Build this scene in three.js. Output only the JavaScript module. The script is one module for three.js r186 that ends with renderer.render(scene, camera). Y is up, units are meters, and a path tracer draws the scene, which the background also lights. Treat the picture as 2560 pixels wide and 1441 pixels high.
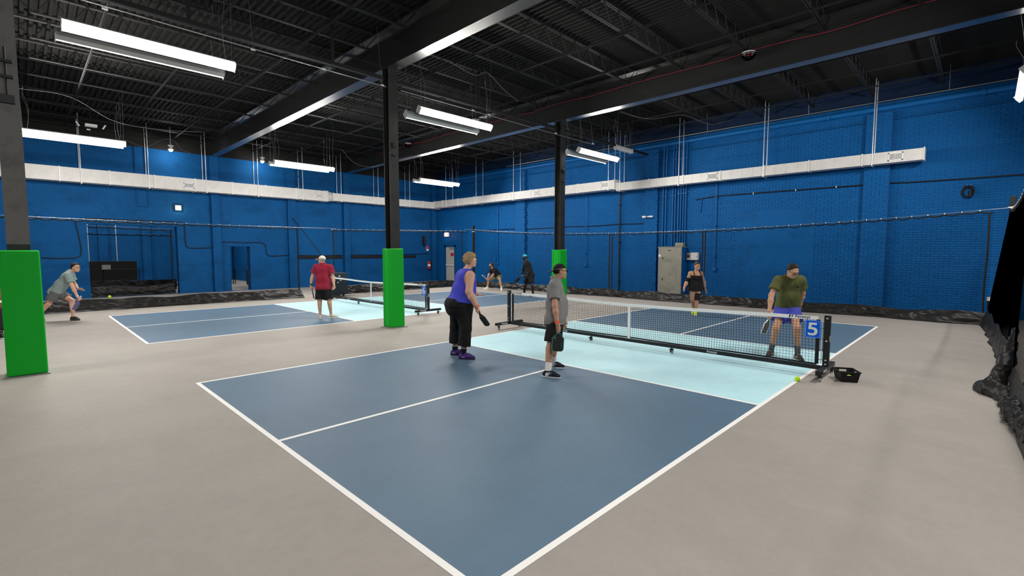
import * as THREE from 'three';
import { mergeGeometries, mergeVertices } from 'three/addons/utils/BufferGeometryUtils.js';
import { RoundedBoxGeometry } from 'three/addons/geometries/RoundedBoxGeometry.js';
import { RectAreaLightUniformsLib } from 'three/addons/lights/RectAreaLightUniformsLib.js';
import { ImprovedNoise } from 'three/addons/math/ImprovedNoise.js';
import { FontLoader } from 'three/addons/loaders/FontLoader.js';
import { TextGeometry } from 'three/addons/geometries/TextGeometry.js';
import { Brush, Evaluator, SUBTRACTION } from 'three-bvh-csg';

// ---------------------------------------------------------------- camera, exposure
// metres; x runs along the sidelines towards the brick wall, z along the nets towards the photographer
const scene = new THREE.Scene();
scene.background = new THREE.Color(0x050505);
const camera = new THREE.PerspectiveCamera(61.744, 2560 / 1441, 0.05, 200);
camera.position.set(-8.36, 1.867, 4.905);
camera.up.set(-0.0005, 1, -0.0005);
camera.lookAt(-8.36 + 0.7113, 1.867 - 0.07404, 4.905 - 0.6990);
const renderer = new THREE.WebGLRenderer({ antialias: true });
renderer.toneMapping = THREE.LinearToneMapping;
renderer.toneMappingExposure = 1.0;
renderer.shadowMap.enabled = true;
RectAreaLightUniformsLib.init();
const LAMP = 222;          // radiance of one strip light's lens
const LAMP_COLOR = 0xfffaf3;

// ---------------------------------------------------------------- helpers
const V = (x, y, z) => new THREE.Vector3(x, y, z);
const A3 = (a) => new THREE.Vector3(a[0], a[1], a[2]);
let seed = 7;
const rnd = () => { seed = (seed * 1664525 + 1013904223) >>> 0; return seed / 4294967296; };
const noise = new ImprovedNoise();
const lerp = (a, b, t) => a.clone().lerp(b, t);
const used = {};
function numbered(n) { if (!(n in used)) { used[n] = 0; return n; } used[n]++; return n + '_' + String(used[n]).padStart(3, '0'); }
function prep(g) { const h = g.index ? g.toNonIndexed() : g; for (const k of Object.keys(h.attributes)) if (!['position', 'normal', 'uv', 'color'].includes(k)) h.deleteAttribute(k); if (!h.attributes.uv) h.setAttribute('uv', new THREE.BufferAttribute(new Float32Array(h.attributes.position.count * 2), 2)); return h; }
function mg(list) { return list.length === 1 ? list[0] : mergeGeometries(list.map(prep)); }
function obj(name, geos, m, parent) {
  const g = Array.isArray(geos) ? mg(geos) : geos;
  const o = new THREE.Mesh(g, m); o.castShadow = o.receiveShadow = true;
  if (parent) { o.name = name; parent.add(o); } else { o.name = numbered(name); scene.add(o); }
  return o;
}
function tag(o, label, category, group, kind) { o.userData.label = label; o.userData.category = category; if (group) o.userData.group = group; if (kind) o.userData.kind = kind; return o; }
function thing(name, label, category, pos = [0, 0, 0], turn = 0, group) { const o = new THREE.Group(); o.name = numbered(name); scene.add(o); o.position.set(...pos); o.rotation.y = turn; return tag(o, label, category, group); }
function struct(name, geos, m, label) { const o = obj(name, geos, m); o.userData.kind = 'structure'; if (label) o.userData.label = label; return o; }
function dup(root, pos, label, group) { const r = root.clone(); r.name = numbered(root.name.replace(/_\d+$/, '')); scene.add(r); r.position.set(...pos); r.userData = { ...root.userData }; if (label) r.userData.label = label; if (group) r.userData.group = group; return r; }
// boxes by extents, bars between points, tubes through points
const bx = (x0, x1, y0, y1, z0, z1) => new THREE.BoxGeometry(x1 - x0, y1 - y0, z1 - z0).translate((x0 + x1) / 2, (y0 + y1) / 2, (z0 + z1) / 2);
const rbx = (x0, x1, y0, y1, z0, z1, r = 0.01, s = 2) => new RoundedBoxGeometry(x1 - x0, y1 - y0, z1 - z0, s, r).translate((x0 + x1) / 2, (y0 + y1) / 2, (z0 + z1) / 2);
function bar(a, b, r, seg = 6, r2 = r) { const d = b.clone().sub(a), L = d.length(); const g = new THREE.CylinderGeometry(r2, r, L, seg); g.translate(0, L / 2, 0); g.applyQuaternion(new THREE.Quaternion().setFromUnitVectors(V(0, 1, 0), d.normalize())); g.translate(a.x, a.y, a.z); return g; }
const cyl = (x, y0, y1, z, r, seg = 12) => bar(V(x, y0, z), V(x, y1, z), r, seg);
function tube(pts, r, seg = 6, per = 6) { return new THREE.TubeGeometry(new THREE.CatmullRomCurve3(pts), Math.max(2, (pts.length - 1) * per), r, seg); }
function ball(c, r, s = 10) { return new THREE.SphereGeometry(r, s, Math.max(6, s * 0.7 | 0)).translate(c.x, c.y, c.z); }
// uv in metres from the dominant axis of each face
function boxUV(g, s = 1) {
  const h = g.index ? g.toNonIndexed() : g; const p = h.attributes.position, n = h.attributes.normal, u = new Float32Array(p.count * 2);
  for (let i = 0; i < p.count; i++) { const x = p.getX(i), y = p.getY(i), z = p.getZ(i), ax = Math.abs(n.getX(i)), ay = Math.abs(n.getY(i)), az = Math.abs(n.getZ(i)); const a = ay > ax && ay > az ? [x, z] : ax > az ? [z, y] : [x, y]; u[2 * i] = a[0] * s; u[2 * i + 1] = a[1] * s; }
  h.setAttribute('uv', new THREE.BufferAttribute(u, 2)); return h;
}
// many thin square strands joined in one geometry
class Strands {
  constructor() { this.p = []; this.n = []; }
  add(a, b, w, up = V(0, 0, 1)) {
    const d = b.clone().sub(a).normalize(); let s = new THREE.Vector3().crossVectors(d, up); if (s.lengthSq() < 1e-6) s = new THREE.Vector3().crossVectors(d, V(1, 0, 0)); s.normalize(); const t = new THREE.Vector3().crossVectors(d, s).normalize();
    const h = w / 2, c = [[1, 1], [-1, 1], [-1, -1], [1, -1]].map(([i, j]) => s.clone().multiplyScalar(i * h).addScaledVector(t, j * h));
    for (let k = 0; k < 4; k++) { const u = c[k], v = c[(k + 1) % 4], n = u.clone().add(v).normalize(); const q = [[a, u], [b, u], [b, v], [a, u], [b, v], [a, v]]; for (const [o, e] of q) { this.p.push(o.x + e.x, o.y + e.y, o.z + e.z); this.n.push(n.x, n.y, n.z); } }
  }
  geo() { const g = new THREE.BufferGeometry(); g.setAttribute('position', new THREE.Float32BufferAttribute(this.p, 3)); g.setAttribute('normal', new THREE.Float32BufferAttribute(this.n, 3)); g.setAttribute('uv', new THREE.Float32BufferAttribute(new Float32Array(this.p.length / 3 * 2), 2)); return g; }
}
// value-noise textures: layered octaves that tile
function noiseTex(n, octaves, lo, hi, tint = [1, 1, 1], speck = 0, sd = 3) {
  const d = new Uint8Array(n * n * 4), grids = octaves.map(([f, a], k) => { const g = new Float32Array(f * f); let s = sd * 77 + k * 131 + 5; for (let i = 0; i < g.length; i++) { s = (s * 1103515245 + 12345) & 0x7fffffff; g[i] = ((s >> 8) & 0xffff) / 65535; } return [f, a, g]; });
  let at = 0; for (const o of octaves) at += o[1]; let s2 = sd * 991;
  for (let y = 0; y < n; y++) for (let x = 0; x < n; x++) {
    let v = 0; for (const [f, a, g] of grids) { const u = x / n * f, w = y / n * f, i = u | 0, j = w | 0; let fx = u - i, fy = w - j; fx = fx * fx * (3 - 2 * fx); fy = fy * fy * (3 - 2 * fy); const i1 = (i + 1) % f, j1 = (j + 1) % f; v += a * ((g[j * f + i] * (1 - fx) + g[j * f + i1] * fx) * (1 - fy) + (g[j1 * f + i] * (1 - fx) + g[j1 * f + i1] * fx) * fy); }
    v /= at; v = lo + (hi - lo) * v; s2 = (s2 * 1103515245 + 12345) & 0x7fffffff; if (speck && ((s2 >> 8) & 0xffff) / 65535 < speck) v *= 0.9;
    const o = (y * n + x) * 4; for (let c = 0; c < 3; c++) d[o + c] = Math.max(0, Math.min(255, v * tint[c] * 255)); d[o + 3] = 255;
  }
  const t = new THREE.DataTexture(d, n, n); t.wrapS = t.wrapT = THREE.RepeatWrapping; t.magFilter = THREE.LinearFilter; t.minFilter = THREE.LinearMipmapLinearFilter; t.generateMipmaps = true; t.needsUpdate = true; return t;
}
const rep = (t, u, v = u, srgb = false) => { const c = t.clone(); c.repeat.set(u, v); if (srgb) c.colorSpace = THREE.SRGBColorSpace; c.needsUpdate = true; return c; };
const mottle = noiseTex(1024, [[6, 1], [17, 0.8], [61, 0.6], [190, 0.5], [420, 0.4]], 0.93, 1.05, [0.99, 0.99, 0.99], 0.002);
const grain = noiseTex(512, [[60, 0.6], [170, 1], [256, 0.8]], 0.0, 1.0);
const patchy = noiseTex(512, [[4, 1], [9, 0.8], [23, 0.6], [70, 0.4]], 0.80, 1.16, [1, 1, 1], 0, 9);
const lin = (r, g, b) => new THREE.Color().setRGB(r, g, b);
const M = (color, roughness = 0.7, metalness = 0, extra = {}) => new THREE.MeshPhysicalMaterial({ specularIntensity: 0.45, color, roughness, metalness, side: THREE.DoubleSide, ...extra });

const mat = {
  floor: M(lin(0.335, 0.31, 0.281), 0.62, 0, { map: rep(mottle, 0.19, 0.19, true), bumpMap: rep(grain, 0.9), bumpScale: 0.0008 }),
  courtBlue: M(lin(0.094, 0.165, 0.242), 0.55, 0, { map: rep(mottle, 0.23, 0.23, true), bumpMap: rep(grain, 0.9), bumpScale: 0.0008 }),
  kitchen: M(lin(0.50, 0.79, 0.86), 0.55, 0, { map: rep(mottle, 0.21, 0.21, true), bumpMap: rep(grain, 0.9), bumpScale: 0.0008 }),
  line: M(lin(0.86, 0.86, 0.84), 0.55),
  blue: M(lin(0.003, 0.080, 0.250), 0.7, 0, { specularIntensity: 0.25, map: rep(patchy, 0.31, 0.31, true), bumpMap: rep(grain, 1.1), bumpScale: 0.0015 }),
  brick: M(lin(0.003, 0.112, 0.355), 0.6, 0, { specularIntensity: 0.3, bumpMap: rep(grain, 2), bumpScale: 0.002 }),
  panel: M(lin(0.003, 0.105, 0.335), 0.65, 0, { specularIntensity: 0.3, map: rep(patchy, 0.31, 0.31, true) }),
  mortar: M(lin(0.003, 0.086, 0.285), 0.75, 0, { bumpMap: rep(grain, 3), bumpScale: 0.002 }),
  navy: M(lin(0.003, 0.016, 0.05), 0.7),
  bluePipe: M(lin(0.006, 0.125, 0.39), 0.4),
  deck: M(lin(0.016, 0.016, 0.0155), 0.85, 0.0, { specularIntensity: 0.3 }),
  steel: M(lin(0.014, 0.014, 0.014), 0.6, 0.0),
  beam: new THREE.MeshPhysicalMaterial({ color: lin(0.020, 0.021, 0.021), roughness: 0.32, clearcoat: 1.0, clearcoatRoughness: 0.13, side: THREE.DoubleSide }),
  column: M(lin(0.032, 0.032, 0.031), 0.45, 0, { map: rep(patchy, 0.7, 0.7, true) }),
  columnBare: M(lin(0.165, 0.16, 0.15), 0.6, 0, { map: rep(patchy, 0.7, 0.7, true) }),
  conduit: M(lin(0.35, 0.35, 0.34), 0.35, 0.6),
  wire: M(lin(0.16, 0.16, 0.155), 0.5),
  galv: M(lin(0.74, 0.725, 0.70), 0.5, 0.05, { map: rep(mottle, 0.9, 0.9, true) }),
  galvEdge: M(lin(0.80, 0.79, 0.77), 0.45, 0.1),
  rod: M(lin(0.62, 0.63, 0.64), 0.35, 0.5),
  green: M(lin(0.002, 0.43, 0.024), 0.5, 0, { bumpMap: rep(grain, 1.5), bumpScale: 0.001 }),
  black: M(lin(0.012, 0.012, 0.012), 0.6),
  blackMetal: M(lin(0.018, 0.019, 0.020), 0.4),
  vinyl: M(lin(0.014, 0.014, 0.014), 0.42),
  twine: M(lin(0.008, 0.008, 0.009), 0.8),
  netTwine: M(lin(0.012, 0.015, 0.018), 0.8),
  white: M(lin(0.87, 0.87, 0.86), 0.5),
  whiteMetal: M(lin(0.72, 0.72, 0.70), 0.4),
  grey: M(lin(0.27, 0.27, 0.26), 0.5),
  cabinet: M(lin(0.34, 0.33, 0.28), 0.5, 0, { map: rep(patchy, 0.8, 0.8, true) }),
  doorPaint: M(lin(0.50, 0.49, 0.46), 0.5),
  rubber: M(lin(0.02, 0.02, 0.02), 0.75),
  wheel: M(lin(0.30, 0.31, 0.31), 0.45),
  red: M(lin(0.52, 0.02, 0.03), 0.35),
  pink: M(lin(0.36, 0.03, 0.05), 0.6),
  lens: M(0xffffff, 0.4, 0, { emissive: LAMP_COLOR, emissiveIntensity: 9 }),
  lensOff: M(lin(0.72, 0.73, 0.74), 0.4),
  lime: M(lin(0.52, 0.80, 0.02), 0.5),
  signBlue: M(lin(0.0, 0.10, 0.66), 0.4),
  signWhite: M(lin(0.72, 0.74, 0.76), 0.4),
};
// ---------------------------------------------------------------- the hall
const XW = 10.9, ZW = -20.9, XB = -24, ZF = 13.5, DECK = 7.2, ZN = -31.5;
const floor = struct('floor', boxUV(bx(XB, XW + 0.4, -0.2, 0, ZN, ZF)), mat.floor, 'grey painted concrete floor of the hall');

// brick wall on the right: backing plus painted bricks standing proud of the joints
const BL = 0.2165, BH = 0.0729, JT = 0.011;
const wallRight = struct('wall_right', boxUV(bx(XW - 0.003, XW + 0.4, 0, DECK, ZW - 0.4, ZF)), mat.mortar, 'blue painted brick wall with pilasters');
{
  const pil = [[1.95, 2.62], [-5.78, -5.22], [-13.62, -12.95]];
  const brickGeo = new THREE.BoxGeometry(0.024, BH - JT, BL - JT), headGeo = new THREE.BoxGeometry(0.024, BH - JT, BL / 2 - JT);
  const full = [], heads = [];
  const doorZ = [-20.12, -19.08], inPanel = (z, y) => z > -2.02 && z < 0.62 && y < 3.42;
  const rows = Math.floor(6.9 / BH);
  const layRow = (z0, z1, r, x) => {
    const y = (r + 0.5) * BH, head = r % 6 === 3, w = head ? BL / 2 : BL, off = head ? 0 : (r % 2) * BL / 2;
    for (let k = Math.floor((z0 - off) / w); ; k++) {
      const a = off + k * w, b = a + w; if (a > z1) break;
      const c = (a + b) / 2; if (a < z0 - w * 0.5 || b > z1 + w * 0.5) continue;
      if (x === XW && (pil.some(([p, q]) => c > p && c < q) || inPanel(c, y) || (c > doorZ[0] && c < doorZ[1] && y < 2.3))) continue;
      (head ? heads : full).push([x + (rnd() - 0.5) * 0.004, y, c]);
    }
  };
  for (let r = 0; r < rows; r++) { layRow(ZW + 0.1, 9, r, XW); if (r < 85) for (const [p, q] of pil) layRow(p + 0.03, q - 0.03, r, XW - 0.14); }
  for (const [p, q] of pil) { const o = obj('pilaster', boxUV(bx(XW - 0.143, XW + 0.05, 0, 6.22, p, q)), mat.mortar, wallRight); }
  // the nearest bricks one by one, the rest as one body of brickwork
  const score = ([x, y, z]) => Math.hypot(x + 8.36, z - 4.9);
  const pick = full.filter(([x, y, z]) => z < 4.85 && z > 1.9 && y > 3.25 && y < 5.6).sort((a, b) => score(a) - score(b)).slice(0, 300);
  const isPick = new Set(pick);
  pick.forEach((b) => { const m = obj('brick', brickGeo, mat.brick, wallRight); m.position.set(...b); });
  const q = new THREE.Matrix4();
  for (const [list, g] of [[full.filter((b) => !isPick.has(b)), brickGeo], [heads, headGeo]]) {
    const im = new THREE.InstancedMesh(g, mat.brick, list.length); im.name = g === brickGeo ? 'brickwork' : 'header_brickwork'; im.userData.kind = 'stuff'; im.castShadow = im.receiveShadow = true;
    list.forEach((b, i) => { q.makeTranslation(...b); im.setMatrixAt(i, q); const t = 0.93 + rnd() * 0.14; im.setColorAt(i, lin(t, t, t)); });
    wallRight.add(im);
  }
  obj('infill_panel', boxUV(bx(XW - 0.012, XW + 0.02, 0, 3.42, -2.02, 0.62)), mat.panel, wallRight);
  obj('upper_band', bx(XW - 0.02, XW + 0.05, 6.56, DECK, ZW, ZF), mat.navy, wallRight);
  obj('ledge', boxUV(bx(XW - 0.07, XW + 0.02, 5.98, 6.04, ZW + 0.02, ZF)), mat.blue, wallRight);
  obj('patch', boxUV(bx(XW - 0.018, XW, 3.66, 3.84, 1.48, 1.655)), mat.mortar, wallRight);
  obj('patch', boxUV(bx(XW - 0.018, XW, 3.65, 3.82, 2.9, 3.07)), mat.mortar, wallRight);
}
// far wall with a wide opening and a doorway
const wallBack = (() => {
  const s = new THREE.Shape(); s.moveTo(XB, 0); s.lineTo(XW + 0.4, 0); s.lineTo(XW + 0.4, DECK); s.lineTo(XB, DECK); s.closePath();
  const hole = (x0, x1, y1) => { const h = new THREE.Path(); h.moveTo(x0, 0.001); h.lineTo(x0, y1); h.lineTo(x1, y1); h.lineTo(x1, 0.001); h.closePath(); s.holes.push(h); };
  hole(-6.43, -3.41, 3.0); hole(-1.31, -0.46, 2.14);
  const g = new THREE.ExtrudeGeometry(s, { depth: 0.42, bevelEnabled: false }).translate(0, 0, ZW - 0.42);
  return struct('wall_back', boxUV(g), mat.blue, 'far blue painted wall with a wide opening and a doorway');
})();
for (const [x0, x1, y0] of [[-2.06, -1.72, 0], [1.36, 1.76, 0], [4.38, 4.74, 0], [7.5, 7.8, 0], [10.35, 10.7, 0]]) obj('pilaster', boxUV(bx(x0, x1, y0, 6.3, ZW - 0.02, ZW + 0.16)), mat.blue, wallBack);
obj('recess_frame', [bx(-4.79, -4.74, 3.85, 6.3, ZW, ZW + 0.05), bx(-4.4, -4.35, 3.85, 6.3, ZW, ZW + 0.05), bx(-4.79, -4.35, 3.8, 3.85, ZW, ZW + 0.05)], mat.blue, wallBack);
obj('upper_band', boxUV(bx(XB, XW, 6.3, DECK, ZW - 0.02, ZW + 0.03)), mat.deck, wallBack);
obj('ledge', boxUV(bx(1.76, XW, 5.75, 5.84, ZW - 0.02, ZW + 0.07)), mat.blue, wallBack);
// the painted outlines of cords fixed on the far wall
{
  const c = (pts) => tube(pts.map(([x, y]) => V(x, y, ZW + 0.03)), 0.018, 5, 4);
  const cords = [[[-7.8, 1.65], [-7.2, 1.62], [-6.75, 1.66], [-6.66, 1.75], [-6.7, 2.6], [-6.75, 3.1], [-6.6, 3.18], [-5, 3.2], [-3.2, 3.2]], [[-3.12, 3.15], [-3.1, 2.2], [-3.05, 2.08], [-2.5, 2.05], [-2.1, 2.07]], [[-1.7, 2.35], [-0.8, 2.33], [0.2, 2.3], [0.28, 2.2], [0.3, 1.75], [0.4, 1.68], [1.3, 1.7], [3, 1.68], [4.3, 1.7]], [[4.8, 1.72], [7, 1.7], [9.3, 1.74], [10.2, 1.8]]];
  for (const q of cords) obj('wall_cord', c(q), mat.blackMetal, wallBack);
  obj('dark_board', bx(1.78, 4.3, 1.52, 1.66, ZW, ZW + 0.05), mat.black, wallBack);
  obj('dark_board', bx(4.82, 9.2, 1.52, 1.66, ZW, ZW + 0.05), mat.black, wallBack);
}
struct('wall_left', boxUV(bx(XB - 0.4, XB, 0, DECK, ZN, ZF)), mat.blue, 'blue wall behind the photographer');
struct('wall_front', boxUV(bx(XB, XW + 0.4, 0, DECK, ZF, ZF + 0.4)), mat.blue, 'blue long wall out of the picture');
// the room beyond the far wall
const wallNext = struct('wall_beyond', boxUV(bx(XB, XW + 0.4, 0, DECK, ZN - 0.4, ZN)), mat.blue, 'blue wall of the next room seen through the opening');
for (const x of [-9.2, -7.4, -5.2, -3.2, -1.0, 1.2]) obj('pilaster', boxUV(bx(x, x + 0.42, 0, 6, ZN, ZN + 0.2)), mat.blue, wallNext);
for (const x of [-8.6, -6.6, -4.4, -2.4]) obj('high_window_blank', boxUV(bx(x, x + 1.1, 3.25, 3.7, ZN, ZN + 0.04)), mat.mortar, wallNext);
obj('dark_board', bx(-0.15, 0.75, 2.0, 2.2, ZN, ZN + 0.05), mat.black, wallNext);
struct('wall_partition', boxUV(bx(1.75, 1.95, 0, DECK, ZN, ZW - 0.42)), mat.blue, 'blue cross wall in the next room');

// roof deck: trapezoid flutes along z
{
  const pitch = 0.1524, dep = 0.045, pos = [], idx = []; let n = 0; const z0 = ZN - 0.4, z1 = ZF + 0.4;
  const prof = []; for (let x = XB - 0.4; x < XW + 0.4; x += pitch) prof.push([x, DECK], [x + 0.062, DECK], [x + 0.078, DECK + dep], [x + 0.136, DECK + dep]);
  for (const [x, y] of prof) { pos.push(x, y, z0, x, y, z1); if (n) { const a = 2 * (n - 1); idx.push(a, a + 1, a + 2, a + 1, a + 3, a + 2); } n++; }
  const g = new THREE.BufferGeometry(); g.setAttribute('position', new THREE.Float32BufferAttribute(pos, 3)); g.setIndex(idx); const h = g.toNonIndexed(); h.computeVertexNormals();
  const c = struct('ceiling', [prep(h), prep(bx(XB - 0.4, XW + 0.4, DECK + dep + 0.01, DECK + 0.3, z0, z1))], mat.deck, 'black fluted metal roof deck');
}
// main beams across the hall
const BEAMX = [-14.95, -8.4, -1.9, 4.6];
const beamLabel = ['black steel roof beam behind the photographer', 'black steel roof beam over the leftmost column', 'black steel roof beam over the middle column', 'black steel roof beam over the farthest column'];
BEAMX.forEach((x, i) => {
  const b = thing('roof_beam', beamLabel[i], 'beam', [x, 6.24, -3.7]); b.userData.kind = 'structure'; const h = 17.1, top = DECK - 6.24;
  obj('bottom_flange', bx(-0.15, 0.15, 0, 0.028, -h, h), mat.beam, b); obj('web', bx(-0.01, 0.01, 0.028, top - 0.08, -h, h), mat.beam, b); obj('top_flange', bx(-0.15, 0.15, top - 0.08, top - 0.05, -h, h), mat.beam, b);
});
// columns with a wide-flange section, a base plate and a green foam pad each
function column(x, z, padW, label, padLabel, bareTo) {
  const c = thing('steel_column', label, 'column', [x, 0, z]); const w = 0.125;
  const low = bareTo || 0;
  const sec = (y0, y1, m) => { obj('flange', boxUV(bx(-w, w, y0, y1, w - 0.016, w)), m, c); obj('flange', boxUV(bx(-w, w, y0, y1, -w, -w + 0.016)), m, c); obj('web', boxUV(bx(-0.008, 0.008, y0, y1, -w + 0.016, w - 0.016)), m, c); };
  if (bareTo) { sec(0.02, bareTo, mat.column); sec(bareTo, 6.24, mat.columnBare); } else sec(0.02, 6.24, mat.column);
  obj('base_plate', bx(-0.24, 0.24, 0, 0.018, -0.24, 0.24), mat.grey, c);
  obj('cap_plate', bx(-0.15, 0.15, 6.215, 6.24, -0.16, 0.16), mat.beam, c);
  const p = thing('column_pad', padLabel, 'pad', [x, 0, z]); const h = padW / 2, t = 0.07;
  const top = padW > 0.4 ? 1.89 : 1.955;
  for (const [a, b, d, e] of [[-h, h, h - t, h], [-h, h, -h, -h + t], [-h, -h + t, -h + t, h - t], [h - t, h, -h + t, h - t]]) {
    const g = new RoundedBoxGeometry(b - a, top - 0.02, e - d, 3, 0.025).translate((a + b) / 2, top / 2 + 0.01, (d + e) / 2); const gg = g.index ? g.toNonIndexed() : g; const q = gg.attributes.position;
    for (let i = 0; i < q.count; i++) { const y = q.getY(i), k = 1 + 0.035 * Math.max(0, 1 - y / 0.5) ** 2; const nx = q.getX(i) * k, nz = q.getZ(i) * k; q.setX(i, nx); q.setZ(i, nz); }
    obj('foam_panel', boxUV(gg), mat.green, p);
  }
  if (padW > 0.4) obj('hook_strip', bx(-h - 0.006, -h + 0.002, 0.1, top - 0.1, -0.02, 0.03), mat.black, p);
  return c;
}
const colA = column(-8.37, -5.50, 0.43, 'steel column with worn grey paint at the left edge of the picture', 'large green foam pad round the column at the left edge', 1.98);
const colB = column(-1.9, -5.57, 0.375, 'black steel column standing between the two courts', 'green foam pad beside the number 6 net');
const colC = column(4.62, -5.57, 0.375, 'black steel column beyond the number 5 net', 'green foam pad behind the man in the grey polo');
for (const [c, ys, w] of [[colA, [4.08, 4.4, 4.62], 0.11], [colB, [4.44, 4.2], 0.07], [colC, [4.6, 4.25], 0.07]]) ys.forEach((y, i) => { obj('junction_box', rbx(-w * 0.9, w * 0.7, y - (i ? 0.02 : 0.06), y + (i ? 0.02 : 0.06), 0.125, 0.175, 0.006), mat.blackMetal, c); }), obj('conduit', bar(V(0, ys[0], 0.15), V(0, ys[ys.length - 1] + 0.2, 0.15), 0.012), mat.steel, c);

// open-web joists, one per bay and line
{
  const span = 6.5, top = DECK - 0.03, bot = 6.73, proto = {};
  const build = (x0, x1, z) => {
    const L = x1 - x0, j = thing('steel_joist', 'black open-web steel joist under the roof deck', 'joist', [x0, 0, z], 0, 'roof joists'); j.userData.kind = 'structure';
    obj('top_chord', [bx(0.02, L - 0.02, top - 0.035, top, -0.045, -0.008), bx(0.02, L - 0.02, top - 0.035, top, 0.008, 0.045)], mat.steel, j);
    obj('bottom_chord', [bx(0.45, L - 0.3, bot, bot + 0.03, -0.04, -0.008), bx(0.45, L - 0.3, bot, bot + 0.03, 0.008, 0.04)], mat.steel, j);
    const n = 10, st = (L - 0.9) / n, w = []; for (let k = 0; k < n; k++) { const a = 0.5 + k * st; w.push(bar(V(a, bot + 0.01, 0), V(a + st / 2, top - 0.02, 0), 0.01, 5), bar(V(a + st / 2, top - 0.02, 0), V(a + st, bot + 0.01, 0), 0.01, 5)); }
    w.push(bar(V(0.5, bot + 0.01, 0), V(0.06, top - 0.02, 0), 0.011, 5), bar(V(L - 0.4, bot + 0.01, 0), V(L - 0.06, top - 0.02, 0), 0.011, 5));
    obj('web_bar', w, mat.steel, j); return j;
  };
  for (const [x0, x1] of [[-8.4, -1.9], [-1.9, 4.6], [4.6, XW]]) { let p = null; for (let k = -13; k <= 5; k++) { const z = 0.5 + 1.625 * k; if (!p) p = build(x0, x1, z); else dup(p, [x0, 0, z]); } }
  for (const x of [-6.9, -5.2, -3.5, -0.3, 1.3, 3.0, 6.2, 7.8, 9.4]) { const b = obj('joist_bridging', [bx(x - 0.018, x + 0.018, 6.715, 6.725, ZW + 0.2, 9), bx(x + 0.014, x + 0.02, 6.69, 6.725, ZW + 0.2, 9)], mat.steel); tag(b, 'thin black angle tying the joists together crosswise', 'bridging', 'joist bridging'); b.userData.kind = 'structure'; }
}
// strut and conduit hung along the column line, pipes below the roof
{
  const s = thing('ceiling_strut', 'black strut hung level along the line of columns', 'strut', [0, 0, -5.62]); s.userData.kind = 'structure';
  obj('channel', bx(-8.3, 10.6, 5.98, 6.06, -0.04, 0.04), mat.steel, s);
  for (const x of [-6.0, -3.3, 1.0, 3.4, 6.5, 9.2]) obj('hanger', bx(x - 0.03, x + 0.03, 6.06, DECK, -0.012, 0.012), mat.steel, s);
  const c = thing('electrical_conduit', 'thin bright conduit run under the strut', 'conduit', [0, 0, -5.42]);
  obj('pipe', bar(V(-8.2, 5.82, 0), V(-2.1, 5.76, 0), 0.011), mat.conduit, c); obj('pipe', bar(V(-1.7, 5.77, 0), V(3.3, 5.75, 0), 0.011), mat.conduit, c); obj('pipe', bar(V(3.3, 5.75, 0), V(6.4, 5.74, 0), 0.011), mat.conduit, c);
  for (const x of [-7.2, -5.0, -3.6, -2.2, 0.6, 1.2, 4.2, 6.3]) obj('coupling', bar(V(x - 0.04, 5.775, 0), V(x + 0.04, 5.775, 0), 0.022), mat.whiteMetal, c);
  for (const x of [-5.0, -2.2, 1.2, 6.3]) obj('hanger_wire', bar(V(x, 5.78, 0), V(x, 7.15, -0.2), 0.004), mat.conduit, c);
  const r = thing('alarm_cable', 'red alarm cable strung along the far roof beam', 'cable', [4.43, 6.77, 0]);
  const pts = []; for (let z = -17; z <= 6; z += 0.8) pts.push(V(0, 0.02 * Math.sin(z * 2.1) + 0.012 * Math.sin(z * 5), z)); obj('cable_run', tube(pts, 0.008, 5, 3), mat.pink, r);
  const pw = (pts, r, label) => tag(obj('ceiling_wire', tube(pts.map((p) => V(...p)), r * 0.75, 5, 6), mat.wire), label, 'wire');
  pw([[-8.25, 5.9, -12.4], [-7.2, 6.05, -13], [-6.2, 5.7, -13.6], [-4.9, 5.75, -14], [-3.8, 5.95, -14.4]], 0.009, 'loose grey cable drooping beside the leftmost column');
  pw([[-5.7, 5.55, -15.6], [-5.2, 5.45, -15.8], [-4.6, 5.85, -16.2], [-4.2, 5.95, -16.6], [-3.9, 5.75, -17], [-3.5, 5.7, -17.4]], 0.008, 'loose cable looping past the back left strip light');
  pw([[1.4, 6.2, -14.8], [2.1, 5.75, -15], [3.0, 5.7, -15], [4.2, 6.2, -14.6], [4.6, 6.3, -13.8]], 0.008, 'loose cable looping behind the middle back strip light');
  pw([[-0.6, 6.6, -4.9], [0.4, 6.55, -5.0], [0.7, 6.72, -5.0], [1.6, 6.5, -5.2], [2.4, 6.4, -5.4]], 0.009, 'loose white cable above the strip lights by the middle column');
  pw([[6.4, 6.7, -4.4], [7.4, 6.55, -3.8], [8.3, 6.7, -3.0], [9.4, 6.5, -2.5], [10.2, 6.72, -2.0]], 0.01, 'long loose grey cable sagging before the brick wall');
  const wp = thing('wall_top_pipe', 'bright blue pipe running along the top of the brick wall', 'pipe', [XW - 0.12, 6.36, 0]);
  obj('pipe', bar(V(0, 0, ZW + 0.3), V(0, 0, 9), 0.085, 14), mat.bluePipe, wp); for (const z of [-16, -12.2, -8.5, -4.9, 0.9, 4.6]) obj('collar', bar(V(0, 0, z - 0.05), V(0, 0, z + 0.05), 0.1, 14), mat.bluePipe, wp);
  const gp = thing('sprinkler_pipe', 'thin grey pipe slung just in front of the brick wall top', 'pipe', [XW - 0.5, 6.47, 0]);
  obj('pipe', bar(V(0, 0.05, -14), V(0, 0, 9), 0.014), mat.conduit, gp); for (const z of [-10, -6.5, -3, 0.4, 3.9]) obj('hanger_wire', bar(V(0, 0, z), V(-0.1, 0.7, z), 0.005), mat.conduit, gp);
}
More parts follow.
